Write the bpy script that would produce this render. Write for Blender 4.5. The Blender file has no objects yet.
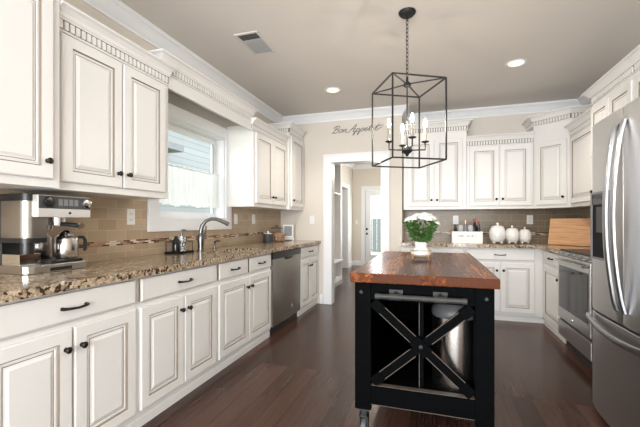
import bpy, bmesh, math, random
from mathutils import Vector, Matrix
random.seed(7)
SC = bpy.context.scene
COL = SC.collection
PI = math.pi

# ------------------------------------------------------------------ camera, world, light, exposure
cam = bpy.data.cameras.new('camera'); cam.sensor_width = 36; cam.lens = 356.0 / 640 * 36
cam.shift_y = 8.8 / 640; cam.clip_start = 0.02
camo = bpy.data.objects.new('camera', cam); COL.objects.link(camo)
camo.location = (0, 0, 1.18); camo.rotation_euler = (PI / 2, 0, math.atan(113 / 356.0))
SC.camera = camo
W = bpy.data.worlds.new('sky'); SC.world = W; W.use_nodes = True
bg = W.node_tree.nodes['Background']; bg.inputs[0].default_value = (0.92, 0.965, 1.0, 1); bg.inputs[1].default_value = 2.9
SC.view_settings.view_transform = 'Standard'; SC.view_settings.look = 'None'
SC.view_settings.gamma = 1; SC.view_settings.exposure = 0.50


def area(name, loc, rot, sx, sy, power, col):
    l = bpy.data.lights.new(name, 'AREA'); l.shape = 'RECTANGLE'; l.size = sx; l.size_y = sy
    l.energy = power; l.color = col
    o = bpy.data.objects.new(name, l); COL.objects.link(o); o.location = loc; o.rotation_euler = rot
    return o


# added fill light at the invented rear windows; daylight entering through the hall door
area('rear_fill_light', (-0.4, -2.93, 1.45), (PI / 2 + 0.10, 0, 0), 3.4, 2.2, 225, (0.955, 0.98, 1.0))
area('hall_door_daylight', (-1.30, 9.66, 1.3), (-PI / 2, 0, 0), 0.5, 1.3, 22, (0.95, 0.98, 1.0))
sun = bpy.data.lights.new('sun', 'SUN'); sun.energy = 1.3; sun.angle = 0.05; sun.color = (1, 0.96, 0.9)
suno = bpy.data.objects.new('sun', sun); COL.objects.link(suno); suno.rotation_euler = (math.radians(48), 0, math.radians(75))


# ------------------------------------------------------------------ materials
MATS = {}


def nmat(name):
    m = bpy.data.materials.new(name); m.use_nodes = True
    MATS[name] = m
    return m, m.node_tree, m.node_tree.nodes['Principled BSDF']


def mat(name, col, rough=0.5, metal=0.0, var=0.0, vscale=8.0, spec=None, bump=0.0, bscale=80.0, **kw):
    m, t, b = nmat(name)
    b.inputs['Base Color'].default_value = (*col, 1); b.inputs['Roughness'].default_value = rough
    b.inputs['Metallic'].default_value = metal
    if spec is not None: b.inputs['Specular IOR Level'].default_value = spec
    if var > 0:
        tc = t.nodes.new('ShaderNodeTexCoord'); n = t.nodes.new('ShaderNodeTexNoise'); n.inputs['Scale'].default_value = vscale
        n.inputs['Detail'].default_value = 4
        mx = t.nodes.new('ShaderNodeMix'); mx.data_type = 'RGBA'
        mx.inputs[6].default_value = (*[c * (1 - var) for c in col], 1); mx.inputs[7].default_value = (*[min(1, c * (1 + var)) for c in col], 1)
        t.links.new(tc.outputs['Object'], n.inputs['Vector']); t.links.new(n.outputs['Fac'], mx.inputs[0])
        t.links.new(mx.outputs[2], b.inputs['Base Color'])
    if bump > 0:
        tc = t.nodes.new('ShaderNodeTexCoord'); n = t.nodes.new('ShaderNodeTexNoise'); n.inputs['Scale'].default_value = bscale
        bp = t.nodes.new('ShaderNodeBump'); bp.inputs['Strength'].default_value = bump; bp.inputs['Distance'].default_value = 0.01
        t.links.new(tc.outputs['Object'], n.inputs['Vector']); t.links.new(n.outputs['Fac'], bp.inputs['Height']); t.links.new(bp.outputs[0], b.inputs['Normal'])
    for k, v in kw.items(): b.inputs[k].default_value = v
    return m


def emis(name, col, s):
    m, t, b = nmat(name); b.inputs['Base Color'].default_value = (*col, 1)
    b.inputs['Emission Color'].default_value = (*col, 1); b.inputs['Emission Strength'].default_value = s
    return m


def glassmat(name, tint=(1, 1, 1), refl=0.08, rough=0.02):
    m, t, b = nmat(name); t.nodes.remove(b)
    out = t.nodes['Material Output']
    tr = t.nodes.new('ShaderNodeBsdfTransparent'); tr.inputs[0].default_value = (*tint, 1)
    gl = t.nodes.new('ShaderNodeBsdfGlossy'); gl.inputs['Roughness'].default_value = rough
    fr = t.nodes.new('ShaderNodeFresnel'); fr.inputs[0].default_value = 1.45
    mx = t.nodes.new('ShaderNodeMixShader')
    ge = t.nodes.new('ShaderNodeNewGeometry'); sb = t.nodes.new('ShaderNodeMath'); sb.operation = 'SUBTRACT'; sb.inputs[0].default_value = 1.0
    ml = t.nodes.new('ShaderNodeMath'); ml.operation = 'MULTIPLY'
    t.links.new(ge.outputs['Backfacing'], sb.inputs[1]); t.links.new(sb.outputs[0], ml.inputs[0]); t.links.new(fr.outputs[0], ml.inputs[1])
    t.links.new(ml.outputs[0], mx.inputs[0]); t.links.new(tr.outputs[0], mx.inputs[1]); t.links.new(gl.outputs[0], mx.inputs[2])
    t.links.new(mx.outputs[0], out.inputs[0])
    return m


def ramp(t, stops, interp='LINEAR'):
    r = t.nodes.new('ShaderNodeValToRGB'); cr = r.color_ramp; cr.interpolation = interp
    while len(cr.elements) < len(stops): cr.elements.new(0.5)
    for e, (p, c) in zip(cr.elements, stops): e.position = p; e.color = (*c, 1)
    return r


mat('paint', (0.80, 0.79, 0.77), 0.38, var=0.02, vscale=3)
mat('glaze', (0.23, 0.18, 0.135), 0.5)
mat('wall', (0.66, 0.615, 0.55), 0.8, var=0.015, vscale=2)
mat('ceil', (0.69, 0.65, 0.605), 0.85, bump=0.02, bscale=200)
mat('trimwhite', (0.80, 0.81, 0.83), 0.4)
mat('bronze', (0.020, 0.016, 0.014), 0.38, 0.6)
mat('iron', (0.018, 0.017, 0.017), 0.5, 0.4)
mat('black', (0.010, 0.010, 0.011), 0.35, var=0.25, vscale=20)
mat('blackpaint', (0.0016, 0.0019, 0.0022), 0.6, var=0.3, vscale=9, spec=0.025)
mat('worn', (0.085, 0.066, 0.052), 0.6, 0.0, var=0.4, vscale=30)
mat('blackglass', (0.008, 0.008, 0.009), 0.08, spec=0.35)
mat('cookglass', (0.022, 0.022, 0.024), 0.30, spec=0.12)
mat('chrome', (0.75, 0.75, 0.76), 0.12, 1.0)
mat('handlesteel', (0.46, 0.47, 0.50), 0.36, 1.0)
mat('matteblack', (0.008, 0.008, 0.009), 0.6, spec=0.15)
mat('nickel', (0.17, 0.168, 0.165), 0.28, 1.0)
mat('pewter', (0.040, 0.040, 0.039), 0.5, 0.0, var=0.3, vscale=40, spec=0.25)
mat('panelsteel', (0.78, 0.77, 0.75), 0.35, 0.6)
mat('frost', (0.42, 0.44, 0.46), 0.15)
mat('signmetal', (0.17, 0.165, 0.16), 0.5, 0.2)
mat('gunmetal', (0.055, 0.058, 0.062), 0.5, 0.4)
mat('ventmetal', (0.60, 0.575, 0.54), 0.5)
mat('louver', (0.36, 0.365, 0.36), 0.5)
mat('dkgrey', (0.06, 0.062, 0.066), 0.45)
mat('grey', (0.22, 0.22, 0.23), 0.45)
mat('whiteplastic', (0.80, 0.80, 0.78), 0.35)
mat('ceramic', (0.82, 0.81, 0.79), 0.2)
mat('brass', (0.62, 0.45, 0.25), 0.3, 1.0)
mat('candle', (0.30, 0.27, 0.21), 0.5, **{'Subsurface Weight': 0.0})
mat('leaf', (0.045, 0.125, 0.02), 0.55, var=0.5, vscale=35)
mat('petal', (0.86, 0.86, 0.82), 0.6)
mat('petalheart', (0.70, 0.66, 0.38), 0.6)
mat('nut', (0.36, 0.21, 0.115), 0.55, var=0.75, vscale=45)
mat('darkbottle', (0.010, 0.012, 0.012), 0.12)
mat('redfoil', (0.35, 0.035, 0.03), 0.35)
mat('ink', (0.14, 0.135, 0.13), 0.6)
mat('photo', (0.10, 0.095, 0.09), 0.3, var=0.8, vscale=28)
mat('fence', (0.62, 0.60, 0.56), 0.8, var=0.1)
mat('lawn', (0.42, 0.47, 0.27), 0.9, var=0.3, vscale=3)
mat('shingle', (0.20, 0.205, 0.21), 0.9, var=0.2, vscale=10)
mat('fridgeside', (0.10, 0.10, 0.105), 0.5)
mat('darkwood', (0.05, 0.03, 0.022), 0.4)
emis('canlens', (1.0, 0.84, 0.58), 0.95)
emis('bulb', (1.0, 0.91, 0.79), 420.0)
emis('hallglow', (1.0, 0.93, 0.82), 2.0)
glassmat('pane', (0.97, 0.99, 1.0)); glassmat('clearglass', (0.93, 0.95, 0.95))
glassmat('smokeglass', (0.72, 0.75, 0.77))


def brushed(name, col, rough, axis):
    m, t, b = nmat(name)
    b.inputs['Metallic'].default_value = 1.0
    tc = t.nodes.new('ShaderNodeTexCoord'); mp = t.nodes.new('ShaderNodeMapping'); n = t.nodes.new('ShaderNodeTexNoise')
    s = [120, 120, 120]; s[axis] = 1.2
    mp.inputs['Scale'].default_value = s; n.inputs['Scale'].default_value = 1.0
    r = ramp(t, [(0.3, tuple(c * 0.97 for c in col)), (0.7, col)])
    mr = t.nodes.new('ShaderNodeMapRange'); mr.inputs['To Min'].default_value = rough - 0.02; mr.inputs['To Max'].default_value = rough + 0.02
    t.links.new(tc.outputs['Object'], mp.inputs[0]); t.links.new(mp.outputs[0], n.inputs['Vector'])
    t.links.new(n.outputs['Fac'], r.inputs[0]); t.links.new(r.outputs[0], b.inputs['Base Color'])
    t.links.new(n.outputs['Fac'], mr.inputs[0]); t.links.new(mr.outputs[0], b.inputs['Roughness'])


brushed('steel', (0.50, 0.49, 0.47), 0.30, 0)
brushed('steelv', (0.40, 0.385, 0.365), 0.26, 2)
brushed('carafesteel', (0.52, 0.49, 0.46), 0.2, 2)
brushed('binsteel', (0.58, 0.55, 0.52), 0.24, 2)


def granite():
    m, t, b = nmat('granite')
    tc = t.nodes.new('ShaderNodeTexCoord')
    v = t.nodes.new('ShaderNodeTexVoronoi'); v.inputs['Scale'].default_value = 70; v.inputs['Randomness'].default_value = 1
    n = t.nodes.new('ShaderNodeTexNoise'); n.inputs['Scale'].default_value = 11; n.inputs['Detail'].default_value = 5; n.inputs['Roughness'].default_value = 0.7
    sep = t.nodes.new('ShaderNodeSeparateColor')
    ad = t.nodes.new('ShaderNodeMath'); ad.operation = 'ADD'
    mu = t.nodes.new('ShaderNodeMath'); mu.operation = 'MULTIPLY'; mu.inputs[1].default_value = 0.62
    m2 = t.nodes.new('ShaderNodeMath'); m2.operation = 'MULTIPLY'; m2.inputs[1].default_value = 0.55
    r = ramp(t, [(0.0, (0.02, 0.013, 0.01)), (0.37, (0.07, 0.04, 0.025)), (0.43, (0.36, 0.25, 0.155)), (0.55, (0.56, 0.44, 0.30)), (0.66, (0.24, 0.155, 0.095)), (0.74, (0.70, 0.585, 0.43)), (0.88, (0.07, 0.055, 0.05))])
    n3 = t.nodes.new('ShaderNodeTexNoise'); n3.inputs['Scale'].default_value = 90; n3.inputs['Detail'].default_value = 2
    vm = t.nodes.new('ShaderNodeVectorMath'); vm.operation = 'MULTIPLY_ADD'; vm.inputs[1].default_value = (0.022, 0.022, 0.022)
    t.links.new(tc.outputs['Object'], n3.inputs['Vector']); t.links.new(n3.outputs['Color'], vm.inputs[0]); t.links.new(tc.outputs['Object'], vm.inputs[2])
    t.links.new(vm.outputs[0], v.inputs['Vector']); t.links.new(tc.outputs['Object'], n.inputs['Vector'])
    t.links.new(v.outputs['Color'], sep.inputs[0]); t.links.new(sep.outputs[0], mu.inputs[0]); t.links.new(n.outputs['Fac'], m2.inputs[0])
    t.links.new(mu.outputs[0], ad.inputs[0]); t.links.new(m2.outputs[0], ad.inputs[1]); t.links.new(ad.outputs[0], r.inputs[0])
    t.links.new(r.outputs[0], b.inputs['Base Color']); b.inputs['Roughness'].default_value = 0.13


granite()


def tilemat(name, ua, scale_w, scale_h, cols, grout, rough, mortar=0.0022, z0=0.914, hard=False):
    """running-bond tiles on an upright wall; ua = the horizontal axis of the wall (0 x, 1 y)"""
    m, t, b = nmat(name)
    tc = t.nodes.new('ShaderNodeTexCoord'); sp = t.nodes.new('ShaderNodeSeparateXYZ'); cb = t.nodes.new('ShaderNodeCombineXYZ')
    sb = t.nodes.new('ShaderNodeMath'); sb.operation = 'SUBTRACT'; sb.inputs[1].default_value = z0
    t.links.new(tc.outputs['Object'], sp.inputs[0]); t.links.new(sp.outputs[ua], cb.inputs[0])
    t.links.new(sp.outputs[2], sb.inputs[0]); t.links.new(sb.outputs[0], cb.inputs[1])
    br = t.nodes.new('ShaderNodeTexBrick'); br.inputs['Scale'].default_value = 1.0
    br.inputs['Brick Width'].default_value = scale_w; br.inputs['Row Height'].default_value = scale_h
    br.inputs['Mortar Size'].default_value = mortar; br.inputs['Mortar Smooth'].default_value = 0.1
    br.inputs['Color1'].default_value = (0, 0, 0, 1); br.inputs['Color2'].default_value = (1, 1, 1, 1); br.inputs['Mortar'].default_value = (0.5, 0.5, 0.5, 1)
    r = ramp(t, cols, 'CONSTANT' if hard else 'LINEAR')
    mx = t.nodes.new('ShaderNodeMix'); mx.data_type = 'RGBA'; mx.inputs[7].default_value = (*grout, 1)
    t.links.new(cb.outputs[0], br.inputs['Vector']); t.links.new(br.outputs['Color'], r.inputs[0])
    t.links.new(r.outputs[0], mx.inputs[6]); t.links.new(br.outputs['Fac'], mx.inputs[0]); t.links.new(mx.outputs[2], b.inputs['Base Color'])
    bp = t.nodes.new('ShaderNodeBump'); bp.inputs['Strength'].default_value = 0.5; bp.inputs['Distance'].default_value = 0.002; bp.invert = True
    t.links.new(br.outputs['Fac'], bp.inputs['Height']); t.links.new(bp.outputs[0], b.inputs['Normal'])
    b.inputs['Roughness'].default_value = rough


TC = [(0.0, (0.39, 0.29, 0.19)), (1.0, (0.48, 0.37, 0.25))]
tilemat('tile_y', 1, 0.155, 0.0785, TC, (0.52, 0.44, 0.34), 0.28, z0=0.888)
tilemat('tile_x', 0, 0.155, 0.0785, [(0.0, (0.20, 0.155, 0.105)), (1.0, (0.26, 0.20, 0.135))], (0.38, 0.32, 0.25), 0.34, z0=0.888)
MC = [(0.0, (0.075, 0.022, 0.014)), (0.25, (0.45, 0.30, 0.19)), (0.45, (0.72, 0.62, 0.49)), (0.65, (0.13, 0.04, 0.025)), (0.82, (0.36, 0.2, 0.12))]
tilemat('mosaic_y', 1, 0.060, 0.012, MC, (0.44, 0.36, 0.27), 0.2, 0.001, 1.012, True)
tilemat('mosaic_x', 0, 0.060, 0.012, MC, (0.38, 0.32, 0.25), 0.2, 0.001, 1.012, True)


def planks(name, width, length, c1, c2, gap, rough, grain=1.0, along=1, warm=None, spec=0.5, board=0.55, gs=38):
    """boards lying flat, long side along x (0) or y (1)"""
    m, t, b = nmat(name)
    tc = t.nodes.new('ShaderNodeTexCoord'); sp = t.nodes.new('ShaderNodeSeparateXYZ'); cb = t.nodes.new('ShaderNodeCombineXYZ')
    t.links.new(tc.outputs['Object'], sp.inputs[0])
    t.links.new(sp.outputs[along], cb.inputs[0]); t.links.new(sp.outputs[1 - along], cb.inputs[1])
    br = t.nodes.new('ShaderNodeTexBrick'); br.inputs['Scale'].default_value = 1.0; br.offset = 0.37; br.offset_frequency = 3
    br.inputs['Brick Width'].default_value = length; br.inputs['Row Height'].default_value = width
    br.inputs['Mortar Size'].default_value = 0.0012; br.inputs['Color1'].default_value = (0, 0, 0, 1); br.inputs['Color2'].default_value = (1, 1, 1, 1)
    br.inputs['Mortar'].default_value = (0.4, 0.4, 0.4, 1)
    t.links.new(cb.outputs[0], br.inputs['Vector'])
    b.inputs['Specular IOR Level'].default_value = spec
    mp = t.nodes.new('ShaderNodeMapping'); s = [gs, gs, gs]; s[along] = 2.2; mp.inputs['Scale'].default_value = s
    n = t.nodes.new('ShaderNodeTexNoise'); n.inputs['Scale'].default_value = 1.0; n.inputs['Detail'].default_value = 5; n.inputs['Distortion'].default_value = 0.8
    t.links.new(tc.outputs['Object'], mp.inputs[0]); t.links.new(mp.outputs[0], n.inputs['Vector'])
    a = t.nodes.new('ShaderNodeMath'); a.operation = 'MULTIPLY_ADD'; a.inputs[1].default_value = grain; a.inputs[2].default_value = -0.5 * grain + 0.5 - board / 2
    t.links.new(n.outputs['Fac'], a.inputs[0])
    a2 = t.nodes.new('ShaderNodeMath'); a2.operation = 'MULTIPLY_ADD'; a2.inputs[1].default_value = board; t.links.new(br.outputs['Color'], a2.inputs[0]); t.links.new(a.outputs[0], a2.inputs[2])
    st = [(0.0, c1), (1.0, c2)] if warm is None else [(0.0, c1), (0.5, warm), (1.0, c2)]
    r = ramp(t, st); t.links.new(a2.outputs[0], r.inputs[0])
    mx = t.nodes.new('ShaderNodeMix'); mx.data_type = 'RGBA'; mx.inputs[7].default_value = (*gap, 1)
    t.links.new(r.outputs[0], mx.inputs[6]); t.links.new(br.outputs['Fac'], mx.inputs[0]); t.links.new(mx.outputs[2], b.inputs['Base Color'])
    mr = t.nodes.new('ShaderNodeMapRange'); mr.inputs['To Min'].default_value = rough - 0.05; mr.inputs['To Max'].default_value = rough + 0.08
    t.links.new(n.outputs['Fac'], mr.inputs[0]); t.links.new(mr.outputs[0], b.inputs['Roughness'])
    bp = t.nodes.new('ShaderNodeBump'); bp.inputs['Strength'].default_value = 0.12; bp.inputs['Distance'].default_value = 0.003
    t.links.new(n.outputs['Fac'], bp.inputs['Height']); t.links.new(bp.outputs[0], b.inputs['Normal'])


planks('floor', 0.125, 1.35, (0.018, 0.0085, 0.006), (0.105, 0.050, 0.034), (0.008, 0.004, 0.0035), 0.22, 0.75, spec=0.28, gs=55)
planks('butcher', 0.12, 0.9, (0.022, 0.007, 0.004), (0.40, 0.135, 0.036), (0.08, 0.024, 0.009), 0.25, 1.7, 1, (0.125, 0.034, 0.008), 0.08, 0.45, 42)
planks('siding', 0.16, 30, (0.62, 0.68, 0.70), (0.66, 0.72, 0.74), (0.30, 0.33, 0.35), 0.7, 0.1, 1)


def boardmat():
    m, t, b = nmat('boardwood')
    tc = t.nodes.new('ShaderNodeTexCoord'); mp = t.nodes.new('ShaderNodeMapping'); mp.inputs['Scale'].default_value = (3, 30, 70)
    n = t.nodes.new('ShaderNodeTexNoise'); n.inputs['Scale'].default_value = 1; n.inputs['Detail'].default_value = 5; n.inputs['Distortion'].default_value = 1
    r = ramp(t, [(0.25, (0.40, 0.205, 0.095)), (0.5, (0.58, 0.33, 0.17)), (0.75, (0.70, 0.43, 0.25))])
    t.links.new(tc.outputs['Object'], mp.inputs[0]); t.links.new(mp.outputs[0], n.inputs['Vector']); t.links.new(n.outputs['Fac'], r.inputs[0])
    t.links.new(r.outputs[0], b.inputs['Base Color']); b.inputs['Roughness'].default_value = 0.45


boardmat()


def clothmat():
    m, t, b = nmat('sheer'); b.inputs['Base Color'].default_value = (0.92, 0.915, 0.90, 1); b.inputs['Roughness'].default_value = 0.9
    out = t.nodes['Material Output']
    tl = t.nodes.new('ShaderNodeBsdfTranslucent'); tl.inputs[0].default_value = (0.95, 0.945, 0.93, 1)
    mx = t.nodes.new('ShaderNodeMixShader'); mx.inputs[0].default_value = 0.62
    tr = t.nodes.new('ShaderNodeBsdfTransparent'); m2 = t.nodes.new('ShaderNodeMixShader'); m2.inputs[0].default_value = 0.05
    t.links.new(b.outputs[0], mx.inputs[1]); t.links.new(tl.outputs[0], mx.inputs[2]); t.links.new(mx.outputs[0], m2.inputs[1]); t.links.new(tr.outputs[0], m2.inputs[2])
    t.links.new(m2.outputs[0], out.inputs[0])


clothmat()


def patterned():
    m, t, b = nmat('pattern')
    tc = t.nodes.new('ShaderNodeTexCoord'); v = t.nodes.new('ShaderNodeTexVoronoi'); v.inputs['Scale'].default_value = 75
    r = ramp(t, [(0.35, (0.70, 0.71, 0.70)), (0.5, (0.09, 0.10, 0.11))], 'CONSTANT')
    t.links.new(tc.outputs['Object'], v.inputs['Vector']); t.links.new(v.outputs['Distance'], r.inputs[0]); t.links.new(r.outputs[0], b.inputs['Base Color'])
    b.inputs['Roughness'].default_value = 0.25


patterned()


# ------------------------------------------------------------------ mesh helpers
class MB:
    def __init__(s): s.v = []; s.f = []; s.m = []; s.names = []

    def mi(s, n):
        if n not in s.names: s.names.append(n)
        return s.names.index(n)

    def add(s, vs, fs, m):
        o = len(s.v); s.v += [tuple(p) for p in vs]
        k = s.mi(m)
        for f in fs: s.f.append([i + o for i in f]); s.m.append(k)

    def box(s, x0, x1, y0, y1, z0, z1, m):
        s.add([(x, y, z) for z in (z0, z1) for y in (y0, y1) for x in (x0, x1)],
              [(0, 2, 3, 1), (4, 5, 7, 6), (0, 1, 5, 4), (2, 6, 7, 3), (0, 4, 6, 2), (1, 3, 7, 5)], m)
        return s

    def prism(s, poly, z0, z1, m):
        n = len(poly)
        s.add([(x, y, z0) for x, y in poly] + [(x, y, z1) for x, y in poly],
              [tuple(reversed(range(n))), tuple(range(n, 2 * n))] + [(i, (i + 1) % n, n + (i + 1) % n, n + i) for i in range(n)], m)
        return s

    def lathe(s, prof, m, c=(0, 0, 0), n=20, axis='z', lobes=0, amp=0.0):
        """prof: (radius, height) pairs"""
        vs = []; fs = []
        for r, h in prof:
            for i in range(n):
                a = 2 * PI * i / n; rr = r * (1 + amp * math.cos(lobes * a)) if lobes else r
                p = (rr * math.cos(a), rr * math.sin(a), h)
                if axis == 'y': p = (p[0], p[2], -p[1])
                if axis == 'x': p = (p[2], p[0], p[1])
                vs.append((p[0] + c[0], p[1] + c[1], p[2] + c[2]))
        for k in range(len(prof) - 1):
            for i in range(n):
                j = (i + 1) % n
                fs.append((k * n + i, k * n + j, (k + 1) * n + j, (k + 1) * n + i))
        fs.append(tuple(reversed(range(n)))); fs.append(tuple(range((len(prof) - 1) * n, len(prof) * n)))
        s.add(vs, fs, m)
        return s

    def tube(s, pts, r, m, n=8, closed=False):
        pts = [Vector(p) for p in pts]; N = len(pts); vs = []; fs = []
        rad = r if isinstance(r, (list, tuple)) else [r] * N
        up = None
        for i, p in enumerate(pts):
            a = pts[i - 1] if (i or closed) else p; b = pts[(i + 1) % N] if (i < N - 1 or closed) else p
            d = (b - a).normalized()
            if up is None: up = d.orthogonal().normalized()
            up = (up - d * up.dot(d))
            up = up.normalized() if up.length > 1e-6 else d.orthogonal().normalized()
            w = d.cross(up)
            for k in range(n):
                t = 2 * PI * k / n; vs.append(p + (up * math.cos(t) + w * math.sin(t)) * rad[i])
        M = N if closed else N - 1
        for i in range(M):
            for k in range(n):
                j = (i + 1) % N
                fs.append((i * n + k, i * n + (k + 1) % n, j * n + (k + 1) % n, j * n + k))
        if not closed: fs.append(tuple(reversed(range(n)))); fs.append(tuple(range((N - 1) * n, N * n)))
        s.add(vs, fs, m)
        return s

    def bar(s, a, b, w, h, m, up=(0, 0, 1)):
        """rectangular bar from a to b, w across, h along up"""
        a = Vector(a); b = Vector(b); d = (b - a).normalized(); u = Vector(up); u = (u - d * u.dot(d)).normalized(); c = d.cross(u)
        vs = [p + c * (i * w / 2) + u * (j * h / 2) for p in (a, b) for j in (-1, 1) for i in (-1, 1)]
        s.add(vs, [(0, 2, 3, 1), (4, 5, 7, 6), (0, 1, 5, 4), (2, 6, 7, 3), (0, 4, 6, 2), (1, 3, 7, 5)], m)
        return s

    def ribbon(s, pts, w, h, m, side=(1, 0, 0)):
        """flattened bar with rounded section: w along side, h across"""
        pts = [Vector(p) for p in pts]; N = len(pts); sd = Vector(side); vs = []; fs = []; n = 10
        for i, p in enumerate(pts):
            d = (pts[min(i + 1, N - 1)] - pts[max(i - 1, 0)]).normalized(); a = (sd - d * sd.dot(d)).normalized(); c = d.cross(a)
            for k in range(n):
                t = 2 * PI * (k + 0.5) / n; ct, st = math.cos(t), math.sin(t)
                vs.append(p + a * (w / 2 * math.copysign(abs(ct) ** 0.6, ct)) + c * (h / 2 * math.copysign(abs(st) ** 0.6, st)))
        for i in range(N - 1):
            for k in range(n): fs.append((i * n + k, i * n + (k + 1) % n, (i + 1) * n + (k + 1) % n, (i + 1) * n + k))
        fs.append(tuple(reversed(range(n)))); fs.append(tuple(range((N - 1) * n, N * n)))
        s.add(vs, fs, m)
        return s

    def sweep(s, path, prof, mats, z=0.0):
        """profile (out, height) swept along an open path in the floor plan; out points to the right of travel"""
        n = len(path); offs = []
        for i in range(n):
            ns = []
            for a, b in ((i - 1, i), (i, i + 1)):
                if a >= 0 and b < n:
                    dx, dy = path[b][0] - path[a][0], path[b][1] - path[a][1]; L = math.hypot(dx, dy); ns.append((dy / L, -dx / L))
            if len(ns) == 1: offs.append(ns[0])
            else:
                mx, my = ns[0][0] + ns[1][0], ns[0][1] + ns[1][1]; q = (mx * ns[0][0] + my * ns[0][1]); offs.append((mx / q, my / q))
        k = len(prof); vs = []
        for (px, py), (ox, oy) in zip(path, offs):
            for o, h in prof: vs.append((px + ox * o, py + oy * o, z + h))
        base = len(s.v); s.v += vs
        for i in range(n - 1):
            for j in range(k):
                jj = (j + 1) % k; mm = mats[j] if isinstance(mats, (list, tuple)) else mats
                s.f.append([base + i * k + j, base + (i + 1) * k + j, base + (i + 1) * k + jj, base + i * k + jj]); s.m.append(s.mi(mm))
        mm = mats[0] if isinstance(mats, (list, tuple)) else mats
        s.f.append([base + j for j in range(k)]); s.m.append(s.mi(mm))
        s.f.append([base + (n - 1) * k + j for j in reversed(range(k))]); s.m.append(s.mi(mm))
        return s

    def nest(s, x0, x1, z0, z1, prof, mats, y=0.0):
        """rings of a panel front facing -y; prof: (inset, depth y)"""
        vs = []
        for i, d in prof: vs += [(x0 + i, y + d, z0 + i), (x1 - i, y + d, z0 + i), (x1 - i, y + d, z1 - i), (x0 + i, y + d, z1 - i)]
        base = len(s.v); s.v += vs
        for k in range(len(prof) - 1):
            for c in range(4):
                e = (c + 1) % 4
                s.f.append([base + 4 * k + c, base + 4 * k + e, base + 4 * k + 4 + e, base + 4 * k + 4 + c]); s.m.append(s.mi(mats[k]))
        q = base + 4 * (len(prof) - 1); s.f.append([q, q + 1, q + 2, q + 3]); s.m.append(s.mi(mats[-1]))
        s.f.append([base + 3, base + 2, base + 1, base]); s.m.append(s.mi(mats[0]))
        return s

    def build(s, name, parent=None, smooth=False, bev=0.0, sub=0, loc=None):
        me = bpy.data.meshes.new(name); me.from_pydata(s.v, [], s.f)
        for n in s.names: me.materials.append(MATS[n])
        me.polygons.foreach_set('material_index', s.m)
        b = bmesh.new(); b.from_mesh(me); bmesh.ops.recalc_face_normals(b, faces=b.faces[:]); b.to_mesh(me); b.free()
        if smooth:
            me.polygons.foreach_set('use_smooth', [True] * len(me.polygons))
            try: me.set_sharp_from_angle(angle=math.radians(40))
            except Exception: pass
        me.update()
        o = bpy.data.objects.new(name, me); COL.objects.link(o)
        if parent is not None: o.parent = parent
        if loc is not None: o.location = loc
        if bev > 0:
            md = o.modifiers.new('edge', 'BEVEL'); md.width = bev; md.segments = 2; md.limit_method = 'ANGLE'; md.angle_limit = math.radians(50)
        return o


def root(name, loc, rz, label, cat, group=None):
    o = bpy.data.objects.new(name, None); COL.objects.link(o); o.empty_display_size = 0.05
    o.location = loc; o.rotation_euler = (0, 0, rz); o['label'] = label; o['category'] = cat
    if group: o['group'] = group
    return o


def tag(o, label, cat, group=None):
    o['label'] = label; o['category'] = cat
    if group: o['group'] = group
    return o


def struct(o): o['kind'] = 'structure'; return o


def arc(c, r, a0, a1, n, plane='xz'):
    out = []
    for i in range(n + 1):
        a = a0 + (a1 - a0) * i / n; p, q = r * math.cos(a), r * math.sin(a)
        out.append((c[0] + p, c[1], c[2] + q) if plane == 'xz' else (c[0] + p, c[1] + q, c[2]))
    return out


# ------------------------------------------------------------------ the room
XL, XR, YD, YB, ZC, YR = -2.195, 1.83, 4.93, 5.36, 2.74, -3.0
XS = -0.40      # the return between the doorway wall and the cabinet wall
HX0, HX1, HY = -2.10, 0.0, 9.6


def wall(name, boxes, m='wall'):
    b = MB()
    for q in boxes: b.box(*q, m)
    return struct(b.build(name))


wall('floor', [(XL - 0.2, XR + 0.2, YR, HY + 0.3, -0.06, 0), (XL - 1.5, XL - 0.2, 7.4, HY + 0.3, -0.06, 0)], 'floor')
wall('ceiling', [(XL - 0.2, XR + 0.2, YR, HY + 0.3, ZC, ZC + 0.1), (XL - 1.5, XL - 0.2, 7.4, HY + 0.3, ZC, ZC + 0.1)], 'ceil')
WY0, WY1, WZ0, WZ1 = 2.41, 3.41, 1.215, 2.095          # sink window opening
wall('wall_left', [(XL - 0.15, XL, YR, WY0, 0, ZC), (XL - 0.15, XL, WY1, YD + 0.12, 0, ZC), (XL - 0.15, XL, WY0, WY1, 0, WZ0), (XL - 0.15, XL, WY0, WY1, WZ1, ZC)])
wall('wall_right', [(XR, XR + 0.15, YR, YB + 0.12, 0, ZC)])
DX0, DX1, DZ = -1.40, -0.67, 2.05
wall('wall_doorway', [(XL, DX0, YD, YD + 0.12, 0, ZC), (DX1, XS, YD, YD + 0.12, 0, ZC), (DX0, DX1, YD, YD + 0.12, DZ, ZC), (XS - 0.12, XS, YD + 0.12, YB + 0.12, 0, ZC)])
wall('wall_back', [(XS, XR, YB, YB + 0.12, 0, ZC)])
wall('wall_rear', [(XL, -2.1, YR - 0.12, YR, 0, ZC), (1.3, XR, YR - 0.12, YR, 0, ZC), (-2.1, 1.3, YR - 0.12, YR, 0, 0.35), (-2.1, 1.3, YR - 0.12, YR, 2.55, ZC)])
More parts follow.
